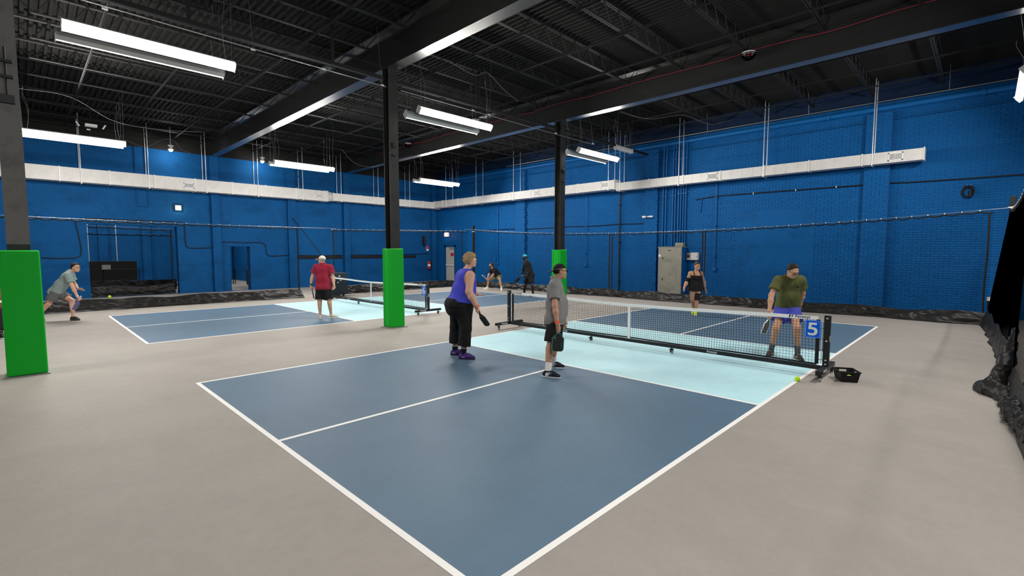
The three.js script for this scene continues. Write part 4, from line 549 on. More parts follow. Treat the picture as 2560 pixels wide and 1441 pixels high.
function openHand(W, dir, palmN, thumbSide, curl = 0.35, spread = 0.05, sc = 1) {
  const d = un(dir), n = un(mad(palmN, d, -palmN.dot(d))); let t = un(cross(n, d)); if (t.dot(thumbSide) < 0) t.negate(); const P = []; const len = [0.92, 1, 0.95, 0.76];
  for (let i = 0; i < 4; i++) { let p = mad(mad(W, d, (0.088 - 0.004 * Math.abs(i - 1)) * sc), t, (0.031 - 0.0205 * i) * sc); P.push(C(mad(W, t, (0.016 - 0.01 * i) * sc), p, 0.0155 * sc, 0.0115 * sc, 0.012)); let dd = un(mad(d, t, spread * (1.5 - i))); [0.043, 0.028, 0.021].forEach((L, q) => { dd = un(dd.clone().multiplyScalar(Math.cos(curl)).addScaledVector(n, Math.sin(curl))); const nx = mad(p, dd, L * len[i] * sc); P.push(C(p, nx, (0.0098 - q * 0.0009) * sc, (0.0092 - q * 0.001) * sc, 0.005)); p = nx; }); }
  const t0 = mad(mad(W, d, 0.025 * sc), t, 0.02 * sc), t1 = mad(mad(t0, un(mad(d, t, 0.9)), 0.045 * sc), n, 0.01 * sc), t2 = mad(mad(t1, un(mad(d, t, 0.25)), 0.033 * sc), n, 0.008 * sc); P.push(C(W, t0, 0.02 * sc, 0.015 * sc, 0.012), C(t0, t1, 0.0135 * sc, 0.0108 * sc, 0.006), C(t1, t2, 0.0108 * sc, 0.0088 * sc, 0.005)); return P;
}
function person(key, o) {
  const J = {}; for (const k in POSE[key]) J[k] = A3(POSE[key][k]); const s = o.s ?? 1, g = o.girth ?? 1, cell = o.cell ?? 0.009, hc = o.headCell ?? cell * 0.55;
  const base = V((J.aR.x + J.aL.x) / 2, 0, (J.aR.z + J.aL.z) / 2); for (const k in J) J[k].sub(base);
  const t = thing('person', o.label, 'person', [base.x, 0, base.z]);
  const lat = un(J.sR.clone().sub(J.sL)), axis = un(J.N.clone().sub(J.P)); const fw = un(cross(axis, lat)); // facing
  const hipLat = un(J.hR.clone().sub(J.hL)); const hfw = un(cross(V(0, 1, 0), hipLat));
  const skin = o.skin; const skinM = M(0xffffff, 0.55, 0, { vertexColors: true });
  // ---- bare body
  const torso = (q = 0, w = 1) => { const P = [], c1 = lerp(J.N, J.P, 0.27), c2 = lerp(J.N, J.P, 0.62), c3 = J.P; const ch = (o.chest ?? 0.102) * g + q, wa = (o.waist ?? 0.098) * g + q, hp = (o.hip ?? 0.112) * g + q;
    for (const e of [-1, 1]) { P.push(C(mad(c1, lat, e * 0.082 * w), mad(c2, lat, e * 0.06 * w), ch, wa, 0.07), C(mad(c2, lat, e * 0.06 * w), mad(c3, hipLat, e * 0.065 * w), wa, hp, 0.07)); const sh = e > 0 ? J.sR : J.sL; P.push(C(mad(c1, axis, 0.045), sh, 0.075 + q, 0.056 + q, 0.05), C(mad(J.N, axis, -0.03), mad(sh, axis, 0.01), 0.05 + q, 0.045 + q, 0.05)); if (o.bust) P.push(C(mad(mad(c1, lat, e * 0.07), fw, 0.06), mad(mad(mad(c1, lat, e * 0.07), fw, o.bust), axis, -0.06), 0.08 + q, 0.075 + q, 0.06)); const gl = mad(mad(mad(c3, hfw, -(o.glute ?? 0.045)), hipLat, e * 0.07 * g), V(0, 1, 0), -0.02); P.push(C(gl, mad(gl, V(0, 1, 0), -0.03), (o.gluteR ?? 0.1) * g + q, (o.gluteR ?? 0.1) * g * 0.9 + q, 0.06)); }
    if (o.belly) P.push(C(mad(lerp(J.N, J.P, 0.55), fw, o.belly), mad(lerp(J.N, J.P, 0.85), fw, o.belly), (o.bellyR ?? 0.11) + q, (o.bellyR ?? 0.11) + q, 0.08)); return P; };
  const arm = (e, q = 0) => { const a = J['s' + e], b = J['e' + e], c = J['w' + e], m = o.armR ?? 1; return [C(a, b, 0.053 * m + q, 0.042 * m + q, 0.03), C(b, lerp(b, c, 0.35), 0.041 * m + q, 0.043 * m + q, 0.03), C(lerp(b, c, 0.35), c, 0.043 * m + q, 0.027 * m + q, 0.03)]; };
  const leg = (e, q = 0) => { const a = J['h' + e], b = J['k' + e], c = J['a' + e], m = o.legR ?? 1; const bk = un(cross(hipLat, un(c.clone().sub(b)))); const back = bk.dot(hfw) > 0 ? bk.negate() : bk; return [C(a, b, 0.09 * m * g + q, 0.058 * m + q, 0.04), C(b, c, 0.054 * m + q, 0.036 * m + q, 0.03), C(mad(lerp(b, c, 0.14), back, 0.018), mad(lerp(b, c, 0.55), back, 0.016), 0.05 * m + q, 0.036 * m + q, 0.035)]; };
  const hf = un(A3(o.look)), hu0 = o.headUp ? A3(o.headUp) : axis.clone(); const hr = un(cross(hf, hu0)), hu = un(cross(hr, hf)); const Hh = J.H, hs = (o.headS ?? 1);
  const hp = (f, u, r) => Hh.clone().addScaledVector(hf, f * hs).addScaledVector(hu, u * hs).addScaledVector(hr, r * hs);
  const neckBase = mad(J.N, axis, -0.02);
  const head = [EL(hp(-0.012, 0.022, 0), 0.074 * hs, 0.092 * hs, 0.094 * hs, hr, hu, hf), EL(hp(0.028, -0.045, 0), 0.057 * hs, 0.07 * hs, 0.06 * hs, hr, hu, hf, 0.05), C(hp(0.06, -0.088, -0.012), hp(0.06, -0.088, 0.012), 0.022 * hs, 0.022 * hs, 0.03), C(hp(0.074, 0.03, -0.035), hp(0.074, 0.03, 0.035), 0.012 * hs, 0.012 * hs, 0.02), C(hp(0.082, 0.016, 0), hp(0.096, -0.018, 0), 0.008 * hs, 0.0115 * hs, 0.012), C(hp(0.088, -0.021, -0.011), hp(0.09, -0.021, 0.011), 0.008 * hs, 0.008 * hs, 0.008), C(hp(0.079, -0.052, -0.02), hp(0.079, -0.052, 0.02), 0.0095 * hs, 0.0095 * hs, 0.01), C(hp(0.06, -0.02, -0.04), hp(0.06, -0.02, 0.04), 0.02 * hs, 0.02 * hs, 0.03), C(neckBase, hp(-0.02, -0.065, 0), (o.neckR ?? 0.056), 0.052, 0.03)];
  for (const e of [-1, 1]) head.push(EL(hp(-0.012, -0.006, e * 0.076), 0.009 * hs, 0.032 * hs, 0.02 * hs, un(hr.clone().addScaledVector(hf, -0.3 * e)), hu, un(hf.clone().addScaledVector(hr, 0.3 * e)), 0.008));
  const sockets = [-1, 1].map((e) => hp(0.094, 0.006, e * 0.031));
  const faceCol = (x, y, z) => { const p = V(x, y, z), q = p.clone().sub(Hh); const f = q.dot(hf) / hs, u = q.dot(hu) / hs, r = Math.abs(q.dot(hr)) / hs; let c = skin; const um = u + 0.052 - (o.smile ? 11 * r * r - 0.003 : 0); if (f > 0.066 && Math.abs(um) < (o.smile ? 0.012 : 0.007) && r < (o.smile ? 0.03 : 0.021)) c = o.smile && Math.abs(um) < 0.0065 && r < 0.025 ? [0.85, 0.82, 0.78] : [skin[0] * 0.8, skin[1] * 0.5, skin[2] * 0.5]; if (f > 0.06 && u > 0.029 && u < 0.0365 && r > 0.014 && r < 0.044) c = o.brow ?? o.hairC ?? [0.03, 0.02, 0.015]; if (o.beard && f > 0.005 && u < -0.028 && u > -0.115 && !(f > 0.072 && Math.abs(u + 0.052) < 0.009 && r < 0.02)) c = o.beard; const mott = 1 + 0.05 * noise.noise(x * 22, y * 22, z * 22); return [c[0] * mott, c[1] * mott, c[2] * mott]; };
  const headPost = (d, x, y, z) => { for (const q of sockets) { const e = 0.013 * hs - Math.hypot(x - q.x, y - q.y, z - q.z); d = -smin(-d, -e, 0.012); } return d; };
  const geos = [meshField([...torso(), ...arm('R'), ...arm('L'), ...leg('R'), ...leg('L'), C(neckBase, lerp(neckBase, hp(-0.02, -0.065, 0), 0.5), o.neckR ?? 0.056, 0.053, 0.03)], cell, null, (x, y, z) => { const m = 1 + 0.05 * noise.noise(x * 14, y * 14, z * 14); if (o.tattoo) { const k = o.tattoo(V(x, y, z), J); if (k) return k; } return [skin[0] * m, skin[1] * m, skin[2] * m]; }), meshField(head, hc, headPost, faceCol)];
  const grips = {};
  for (const e of ['R', 'L']) { const h = o['hand' + e] ?? {}; const W = J['w' + e], fd = un(W.clone().sub(J['e' + e])); const out = lat.clone().multiplyScalar(e === 'R' ? 1 : -1); let P; if (h.grip) { const [pp, c] = gripHand(W, h.dir ? A3(h.dir) : fd, un(A3(h.grip)), h.palm ? A3(h.palm) : out.clone().negate(), s * (o.handS ?? 1)); P = pp; grips[e] = [c, un(A3(h.grip))]; } else P = openHand(W, h.dir ? A3(h.dir) : fd, h.palm ? A3(h.palm) : out.clone().negate(), h.thumb ? A3(h.thumb) : fw, h.curl ?? 0.3, h.spread ?? 0.06, s * (o.handS ?? 1)); P.push(C(lerp(J['e' + e], W, 0.7), W, 0.033 * (o.armR ?? 1), 0.027, 0.02)); geos.push(meshField(P, Math.min(hc, 0.0055), null, () => skin)); }
  obj('body', geos, skinM, t);
  const eyes = []; for (const q of [-1, 1]) { eyes.push(ball(hp(0.073, 0.006, q * 0.031), 0.0125 * hs, 10)); } if (!o.noEyes) { obj('eyes', eyes, mat.white, t); obj('pupils', [-1, 1].map((q) => ball(hp(0.0815, 0.006, q * 0.031), 0.0052 * hs, 8)), mat.black, t); }
  const cloth = (n, prims, col, post, rough = 0.85, parent = t, cl = cell) => { const m = meshField(prims, cl, post); return obj(n, m, M(lin(...col), rough, 0, { bumpMap: rep(grain, 8), bumpScale: 0.001 }), parent); };
  // ---- hair
  const hairCut = o.hair; if (hairCut) { const P = [EL(hp(-0.02, 0.03, 0), (0.079 + hairCut.puff) * hs, (0.093 + hairCut.puff) * hs, (0.094 + hairCut.puff) * hs, hr, hu, hf)]; if (hairCut.long) P.push(C(hp(-0.05, 0.0, 0), hp(-0.07, -hairCut.long, 0), 0.07 * hs, 0.05 * hs, 0.05)); if (hairCut.bun) P.push(C(hp(-0.06, 0.1, 0), hp(-0.07, 0.12, 0), 0.035 * hs, 0.035 * hs, 0.03));
    const line = hairCut.line ?? 0.045, side = hairCut.side ?? -0.02; const post = (d, x, y, z) => { const q = V(x, y, z).sub(Hh); const f = q.dot(hf) / hs, u = q.dot(hu) / hs; const lim = u - (line + (side - line) * Math.min(1, Math.max(0, (0.045 - f) / 0.05))) ; const back = f < -0.03 && hairCut.nape ? -(u - hairCut.nape) * -1 - 0 : lim; const keep = (f < -0.02 ? u - (hairCut.nape ?? -0.06) : lim) + 0.009 * noise.noise(x * 70, y * 70, z * 70) + 0.006 * noise.noise(x * 140, y * 140, z * 140); const nn = (hairCut.curl ?? 0.003) * (noise.noise(x * 60, y * 60, z * 60) + (hairCut.curl > 0.006 ? 1.2 * noise.noise(x * 28, y * 28, z * 28) : 0)); return Math.max(d + nn + Math.max(0, 0.022 - keep) * 0.42, -keep * 0.9 * hs, o.cap ? (u - 0.03) * hs : -1, o.band ? (u - 0.024) * hs : -1); };
    cloth('hair', P, o.hairC, post, 0.7, t, hc * 0.9); }
  // ---- headwear
  if (o.cap) { const cp = cloth('cap', [EL(hp(-0.012, 0.034, 0), 0.085 * hs, 0.093 * hs, 0.103 * hs, hr, hu, hf)], o.cap.c, (d, x, y, z) => { const q = V(x, y, z).sub(Hh); return Math.max(d, (0.035 + (o.cap.back ? 0.012 : 0)) * hs + 0.12 * q.dot(hf) * (o.cap.back ? 1 : 0.1) - q.dot(hu)); }, 0.8, t, hc);
    const bd = o.cap.back ? -1 : 1, bc = hp(bd * 0.125, 0.028 - (o.cap.back ? 0.02 : 0), 0); const bf = un(hf.clone().multiplyScalar(bd).addScaledVector(hu, o.cap.back ? -0.35 : -0.12)), bu = un(cross(hr, bf)); cloth('brim', [EL(bc, 0.07 * hs, 0.011, 0.08 * hs, hr, bu, bf)], o.cap.brim ?? o.cap.c, null, 0.8, cp, hc * 0.7); cloth('button', [C(hp(-0.012, 0.126, 0), hp(-0.012, 0.128, 0), 0.007, 0.007)], o.cap.c, null, 0.8, cp, 0.004); }
  if (o.band) cloth('headband', [EL(hp(-0.014, 0.038, 0), 0.083 * hs, 0.09 * hs, 0.1 * hs, hr, hu, hf)], o.band, (d, x, y, z) => { const q = V(x, y, z).sub(Hh); return Math.max(d, 0.028 * hs - q.dot(hu), o.bandTop ? q.dot(hu) - o.bandTop : -1); }, 0.75, t, hc);
  if (o.glasses) { const G = []; for (const e of [-1, 1]) { const c = hp(0.1, 0.006, e * 0.033); const ring = new THREE.TorusGeometry(0.023 * hs, o.glassW ?? 0.003, 6, 18); ring.scale(1.15, 0.82, 1); const mm = new THREE.Matrix4().makeBasis(hr, hu, hf); ring.applyMatrix4(mm); ring.translate(c.x, c.y, c.z); G.push(ring, bar(hp(0.098, 0.012, e * 0.058), hp(-0.01, 0.014, e * 0.08), (o.glassW ?? 0.003), 5)); } G.push(bar(hp(0.104, 0.01, -0.008), hp(0.104, 0.01, 0.008), 0.003, 5)); const gl = obj('glasses', G, M(lin(...o.glasses), 0.3), t); if (o.darkLens) obj('lenses', [-1, 1].map((e) => { const d = new THREE.CircleGeometry(0.022 * hs, 14); d.scale(1.15, 0.82, 1); d.applyMatrix4(new THREE.Matrix4().makeBasis(hr, hu, hf)); const c = hp(0.1005, 0.006, e * 0.033); return d.translate(c.x, c.y, c.z); }), M(lin(0.01, 0.01, 0.012), 0.2), gl); }
  // ---- top
  const T0 = o.top, q0 = T0.q ?? 0.016; { const P = torso(q0, T0.w ?? 1.04); const hem = mad(J.P, axis, -(T0.hem ?? 0.06)), mid = lerp(J.N, J.P, 0.6);
    for (const e of [-1, 1]) P.push(C(mad(mid, lat, e * 0.075), mad(hem, hipLat, e * (T0.flare ?? 0.085)), (o.waist ?? 0.098) * g + q0, (T0.hemR ?? ((o.hip ?? 0.112) * g + q0)), 0.06)); if (T0.skirt) P.push(C(J.P, mad(J.P, V(0, 1, 0), -T0.skirt), 0.15, 0.19, 0.08)), P.push(C(mad(J.P, hipLat, 0.06), mad(mad(J.P, hipLat, 0.1), V(0, 1, 0), -T0.skirt), 0.12, 0.13, 0.06), C(mad(J.P, hipLat, -0.06), mad(mad(J.P, hipLat, -0.1), V(0, 1, 0), -T0.skirt), 0.12, 0.13, 0.06));
    for (const e of ['R', 'L']) { const a = J['s' + e], b = J['e' + e], c = J['w' + e], sl = T0.sleeve ?? 0.6; if (sl > 0 && sl <= 1) P.push(C(a, lerp(a, b, sl), 0.06 * (o.armR ?? 1) + q0, (T0.cuff ?? 0.066) * (o.armR ?? 1) + q0 * 0.6, 0.035, 1)); else if (sl > 1) P.push(C(a, b, 0.058 + q0 * 0.6, 0.045 + q0 * 0.5, 0.03), C(b, lerp(b, c, sl - 1), 0.045 + q0 * 0.5, 0.033 + q0 * 0.3, 0.03, 1)); }
    P.push(C(mad(J.N, axis, -0.06), mad(J.N, axis, 0.005), 0.07 + q0 * 0.4, 0.06 + q0 * 0.3, 0.04));
    const fo = fold(T0.fold ?? 0.006, 8); const hemN = T0.skirt ? V(0, 1, 0) : axis, hemC = T0.skirt ? mad(J.P, V(0, 1, 0), -T0.skirt) : hem; const neckC = mad(J.N, axis, T0.neck ?? 0.022), neckN = un(axis.clone().addScaledVector(fw, T0.neckTilt ?? 0.35));
    const neckAx = un(hp(-0.02, -0.065, 0).sub(neckBase)); const neckDist = (x, y, z) => { const q = V(x, y, z).sub(neckBase); const u = q.dot(neckAx); return Math.sqrt(Math.max(0, q.lengthSq() - u * u)); };
    const armHoles = T0.sleeve === 0 ? [['sR', 'eR', 1], ['sL', 'eL', -1]].map(([k, m, e]) => [mad(mad(J[k], lat, e * (T0.cutOut ?? 0.045)), axis, T0.cutUp ?? -0.01), T0.hole ?? 0.1]) : [];
    const top = cloth(T0.name ?? 'shirt', P, T0.c, (d, x, y, z) => { let r = fo(d, x, y, z); r = Math.max(r, -((x - hemC.x) * hemN.x + (y - hemC.y) * hemN.y + (z - hemC.z) * hemN.z), T0.wideNeck ? (x - neckC.x) * neckN.x + (y - neckC.y) * neckN.y + (z - neckC.z) * neckN.z : Math.min((x - neckC.x) * neckN.x + (y - neckC.y) * neckN.y + (z - neckC.z) * neckN.z, (T0.neckR ?? 0.085) - neckDist(x, y, z))); if (T0.scoop) { const q = mad(J.N, fw, 0.12); const sp = 0.13 - Math.hypot(x - q.x, (y - q.y) * 0.9, z - q.z); r = Math.max(r, sp); } for (const [c, R] of armHoles) { const h = [x - c.x, y - c.y, z - c.z], u = h[0] * axis.x + h[1] * axis.y + h[2] * axis.z; r = Math.max(r, R - Math.sqrt(h[0] ** 2 + h[1] ** 2 + h[2] ** 2 - u * u * 0.55)); } return r; }, 0.85);
    if (T0.collar) cloth('collar', [C(mad(mad(J.N, axis, 0.012), fw, -0.012), mad(mad(J.N, axis, 0.03), fw, 0.012), 0.074, 0.068, 0.02)], T0.c.map((v) => v * 0.95), (d, x, y, z) => { const q = V(x, y, z).sub(J.N); return Math.max(Math.abs(d) - 0.006, q.dot(neckN) - 0.045, -q.dot(neckN) - 0.005); }, 0.85, top, 0.006);
    if (T0.straps) { const f = field(torso(), null); const snap = (p) => { for (let k = 0; k < 12; k++) { const e = 0.004, d = f(p.x, p.y, p.z) - 0.008; const n = un(V(f(p.x + e, p.y, p.z) - f(p.x - e, p.y, p.z), f(p.x, p.y + e, p.z) - f(p.x, p.y - e, p.z), f(p.x, p.y, p.z + e) - f(p.x, p.y, p.z - e))); p = mad(p, n, -d * 0.9); } return p; }; for (const e of [-1, 1]) { const ring = [[-0.14, 0.12], [-0.09, 0.1], [-0.03, 0.07], [0.04, 0.02], [0.03, -0.05], [-0.04, -0.1], [-0.1, -0.11], [-0.15, -0.11]].map(([u, g2]) => snap(mad(mad(mad(J.N, axis, u), fw, g2), lat, e * (0.088 + (u < -0.1 ? -0.012 : 0))))); obj('strap', tube(ring, 0.012, 6, 5), M(lin(...T0.c), 0.85), top); } }
    if (T0.marks) for (const [u, r, w, h, c] of T0.marks) { // flat print laid on the cloth
      const f = field(P, null); let p = mad(mad(lerp(J.N, J.P, u), lat, r), fw, 0.3); for (let k = 0; k < 24; k++) { const d = f(p.x, p.y, p.z) + 0.004; p = mad(p, fw, -Math.max(0.001, d * 0.8)); if (Math.abs(d) < 0.002) break; } const b = new THREE.BoxGeometry(w, h, 0.012); b.applyMatrix4(new THREE.Matrix4().makeBasis(lat, axis, fw)); p = mad(p, fw, 0.003); obj('print', b.translate(p.x, p.y, p.z), M(lin(...c), 0.8), top); } }
  // ---- bottoms
  if (o.bottom) { const B0 = o.bottom, q = B0.q ?? 0.02, P = []; const wc = mad(J.P, axis, (T0.hem ?? 0.06) > 0.08 ? 0.05 - T0.hem : T0.hem < 0 ? 0.08 : 0.06); for (const e of [-1, 1]) { P.push(C(mad(wc, hipLat, e * 0.06), mad(J.P, hipLat, e * 0.07), (o.waist ?? 0.098) * g + q * 0.7, (o.hip ?? 0.112) * g + q, 0.06)); const gl = mad(mad(mad(J.P, hfw, -(o.glute ?? 0.045)), hipLat, e * 0.055 * g), V(0, 1, 0), -0.02); P.push(C(gl, mad(gl, V(0, 1, 0), -0.03), (o.gluteR ?? 0.1) * g + q, (o.gluteR ?? 0.1) * g * 0.9 + q, 0.1)); }
    for (const e of ['R', 'L']) { const a = J['h' + e], k = J['k' + e], c = J['a' + e]; const m = (o.legR ?? 1); const L = e === 'R' ? (B0.lenR ?? B0.len) : (B0.lenL ?? B0.len); if (L <= 1) P.push(C(a, lerp(a, k, L), 0.092 * m * g + q, (B0.hemR ?? 0.082) * m + q, 0.045, 1)); else P.push(C(a, k, 0.092 * m * g + q, 0.066 * m + q, 0.045), C(k, lerp(k, c, L - 1), 0.066 * m + q, (B0.hemR ?? 0.062) * m + q, 0.03, 1)); }
    cloth(B0.name ?? 'shorts', P, B0.c, (d, x, y, z) => { const q2 = mad(wc, axis, 0.0); return Math.max(fold(B0.fold ?? 0.005, 9)(d, x, y, z), (x - q2.x) * axis.x + (y - q2.y) * axis.y + (z - q2.z) * axis.z); }, 0.85); }
  // ---- socks, sleeves
  for (const e of ['R', 'L']) { const k = J['k' + e], a = J['a' + e]; const S = o.socks && (o.socks[e] ?? o.socks.both); if (S) cloth('sock', [C(lerp(a, k, S.h), lerp(a, k, -0.05), (0.037 + 0.02 * S.h) * (o.legR ?? 1) + 0.008, 0.045 * (o.sockR ?? 1), 0.02)], S.c, (d, x, y, z) => { const p = lerp(a, k, S.h), n = un(k.clone().sub(a)); return Math.max(d, (x - p.x) * n.x + (y - p.y) * n.y + (z - p.z) * n.z); }, 0.9, t, Math.min(cell, 0.008)); }
  for (const w of o.wraps ?? []) { const a = w.a.map((k) => J[k]); cloth(w.name, [C(lerp(a[0], a[1], w.t0), lerp(a[0], a[1], w.t1), w.r0, w.r1, 0.02, 1)], w.c, (d, x, y, z) => { const p = lerp(a[0], a[1], w.t0), n = un(a[0].clone().sub(a[1])); return Math.max(d, (x - p.x) * n.x + (y - p.y) * n.y + (z - p.z) * n.z); }, w.rough ?? 0.85, t, 0.006); }
  // ---- shoes
  for (const e of ['R', 'L']) { const a = J['a' + e]; const d = un(J['t' + e].clone().sub(a).setY(0)), sd = cross(d, V(0, 1, 0)); const S = o.shoes, f = S.s ?? 1; const lift = (o.lift ?? {})[e] ?? 0; const at = (u, y, r = 0) => mad(mad(V(a.x, lift, a.z), d, u * f), sd, r * f).setY(lift + y * f);
    const up = [C(at(-0.045, 0.05), at(0.05, 0.052), 0.04 * f, 0.043 * f, 0.03), C(at(0.05, 0.052), at(0.165, 0.033), 0.045 * f, 0.034 * f, 0.03), C(at(-0.02, 0.06), at(-0.01, (S.collar ?? 0.1)), 0.04 * f, 0.043 * f, 0.02), C(at(0.0, 0.1), at(0.1, 0.06), 0.03 * f, 0.034 * f, 0.03)]; const col = S.colour;
    const sh = cloth('shoe', up, S.c, (dd, x, y, z) => Math.max(dd, lift + 0.014 * f - y, y - lift - (S.collar ?? 0.1) * f - 0.005), 0.6, t, 0.0065);
    cloth('sole', [C(at(-0.048, 0.014), at(0.06, 0.014), 0.044 * f, 0.043 * f, 0.02), C(at(0.06, 0.014), at(0.165, 0.014), 0.046 * f, 0.038 * f, 0.02)], S.sole, (dd, x, y, z) => Math.max(dd, lift + 0.001 - y, y - lift - 0.026 * f), 0.7, sh, 0.0065);
    const lc = []; for (let k = 0; k < 4; k++) { const u = 0.045 + k * 0.022, y = 0.103 - k * 0.0105; lc.push(bar(at(u, y, -0.024), at(u + 0.008, y + 0.001, 0.024), 0.0045, 5)); } obj('laces', lc, M(lin(...(S.lace ?? S.sole)), 0.8), sh);
    if (S.mark) { for (const r of [-1, 1]) { const g2 = S.mark.map((pts) => tube(pts.map(([u, y]) => at(u, y, r * (0.0455 - 0.16 * Math.max(0, u - 0.06)))), 0.006 * f, 4, 4)); obj('side_stripe', g2, M(lin(...S.markC), 0.6), sh); } } }
  for (const b of o.bands ?? []) { const a = J['w' + b.e], c = J['e' + b.e]; const p = lerp(a, c, b.t ?? 0.06), n = un(c.clone().sub(a)); const tor = new THREE.CylinderGeometry(b.r ?? 0.034, b.r ?? 0.034, b.h ?? 0.022, 18, 1, true); tor.applyQuaternion(new THREE.Quaternion().setFromUnitVectors(V(0, 1, 0), n)); obj(b.name ?? 'wristband', tor.translate(p.x, p.y, p.z), M(lin(...b.c), 0.6), t); }
  t.userData.J = undefined; delete t.userData.J;
  return { t, base, grips, J, lat, fw, axis };
}
// paddle: handle centred in the grip, blade along a, blade normal n
function paddle(P, e, label, nrm, face, edge, handle, opt = {}) {
  const [c, a] = P.grips[e]; const pos = c.clone().add(P.base); const t = thing('pickleball_paddle', label, 'paddle', [pos.x, pos.y, pos.z]); const n = un(A3(nrm).addScaledVector(a, -A3(nrm).dot(a))), x = cross(a, n); t.quaternion.setFromRotationMatrix(new THREE.Matrix4().makeBasis(x, a, n));
  const out = (w, h, y0, grow) => { const s = new THREE.Shape(); const r = 0.05; s.moveTo(-0.018 - grow, y0 - grow); s.lineTo(0.018 + grow, y0 - grow); s.quadraticCurveTo(0.03, y0 + 0.02, w + grow, y0 + 0.075); s.lineTo(w + grow, y0 + h - r); s.quadraticCurveTo(w + grow, y0 + h + grow, w - r, y0 + h + grow); s.lineTo(-w + r, y0 + h + grow); s.quadraticCurveTo(-w - grow, y0 + h + grow, -w - grow, y0 + h - r); s.lineTo(-w - grow, y0 + 0.075); s.quadraticCurveTo(-0.03, y0 + 0.02, -0.018 - grow, y0 - grow); return s; };
  const w = opt.w ?? 0.095, h = opt.h ?? 0.285, y0 = 0.062;
  obj('blade', new THREE.ExtrudeGeometry(out(w, h, y0, 0), { depth: 0.013, bevelEnabled: true, bevelSize: 0.001, bevelThickness: 0.001, bevelSegments: 1, curveSegments: 8 }).translate(0, 0, -0.0065), M(lin(...face), 0.55, 0, { bumpMap: rep(grain, 8), bumpScale: 0.0006 }), t);
  const ring = out(w, h, y0, 0.004); ring.holes.push(new THREE.Path(out(w - 0.006, h - 0.006, y0 + 0.006, 0).getPoints(8))); obj('edge_guard', new THREE.ExtrudeGeometry(ring, { depth: 0.017, bevelEnabled: false, curveSegments: 8 }).translate(0, 0, -0.0085), M(lin(...edge), 0.5), t);
  const hp = new THREE.CylinderGeometry(0.0165, 0.0175, 0.13, 8).scale(1, 1, 0.85).translate(0, -0.005, 0); const hd = obj('handle', hp, M(lin(...handle), 0.8), t); obj('butt_cap', new THREE.CylinderGeometry(0.02, 0.02, 0.01, 10).translate(0, -0.073, 0), M(lin(...(opt.cap ?? handle)), 0.6), hd);
  const wr = []; for (let k = 0; k < 5; k++) wr.push(new THREE.TorusGeometry(0.0168, 0.0016, 4, 10).rotateX(Math.PI / 2 + 0.2).translate(0, -0.05 + k * 0.024, 0)); obj('grip_wrap', wr, M(lin(...handle.map((v) => v * 0.8)), 0.8), hd);
  if (opt.marks) for (const [mx, my, mw, mh, c2] of opt.marks) for (const s of [-1, 1]) obj('print', bx(mx * s - mw / 2, mx * s + mw / 2, y0 + my - mh / 2, y0 + my + mh / 2, s * 0.0078 - 0.0006, s * 0.0078 + 0.0006), M(lin(...c2), 0.6), t);
  return t;
}
// ---------------------------------------------------------------- heaped skirt ends beside the foreground court
{
  const crease = (amp, f) => (d, x, y, z) => d + amp * (2 * Math.abs(noise.noise(x * f, y * f * 0.8, z * f)) - 0.5) + amp * 0.5 * (2 * Math.abs(noise.noise(x * f * 2.1 + 3, y * f * 1.7, z * f * 2.1)) - 0.5);
  const drape = (label, prims, amp, f) => { const b = prims[0].c; const t = thing('vinyl_skirt_heap', label, 'vinyl sheet', [b.x, 0, b.z]); const g = meshField(prims, 0.014, (d, x, y, z) => Math.max(crease(amp, f)(d, x, y, z), 0.003 - y)); obj('draped_sheet', g.translate(-b.x, 0, -b.z), mat.vinyl, t); };
  drape('black vinyl skirt end spread on the floor at right', [C(V(0.62, 0.05, 4.96), V(0.22, 0.06, 5.2), 0.1, 0.12, 0.08), C(V(0.5, 0.08, 5.06), V(0.75, 0.42, 5.16), 0.1, 0.07, 0.1), C(V(0.75, 0.42, 5.16), V(1.1, 0.8, 5.24), 0.07, 0.03, 0.08), C(V(0.9, 0.06, 5.08), V(1.5, 0.05, 5.14), 0.09, 0.06, 0.06)], 0.03, 4.5);
  drape('nearer crumpled black vinyl heap cut off by the right edge', [C(V(0.0, 0.06, 5.16), V(-0.8, 0.1, 5.27), 0.07, 0.13, 0.08), C(V(-0.8, 0.1, 5.27), V(-1.8, 0.1, 5.38), 0.13, 0.13, 0.08), C(V(-0.5, 0.1, 5.28), V(-0.7, 0.5, 5.36), 0.09, 0.05, 0.08), C(V(-1.4, 0.1, 5.36), V(-1.3, 0.55, 5.44), 0.1, 0.05, 0.08)], 0.035, 6);
}
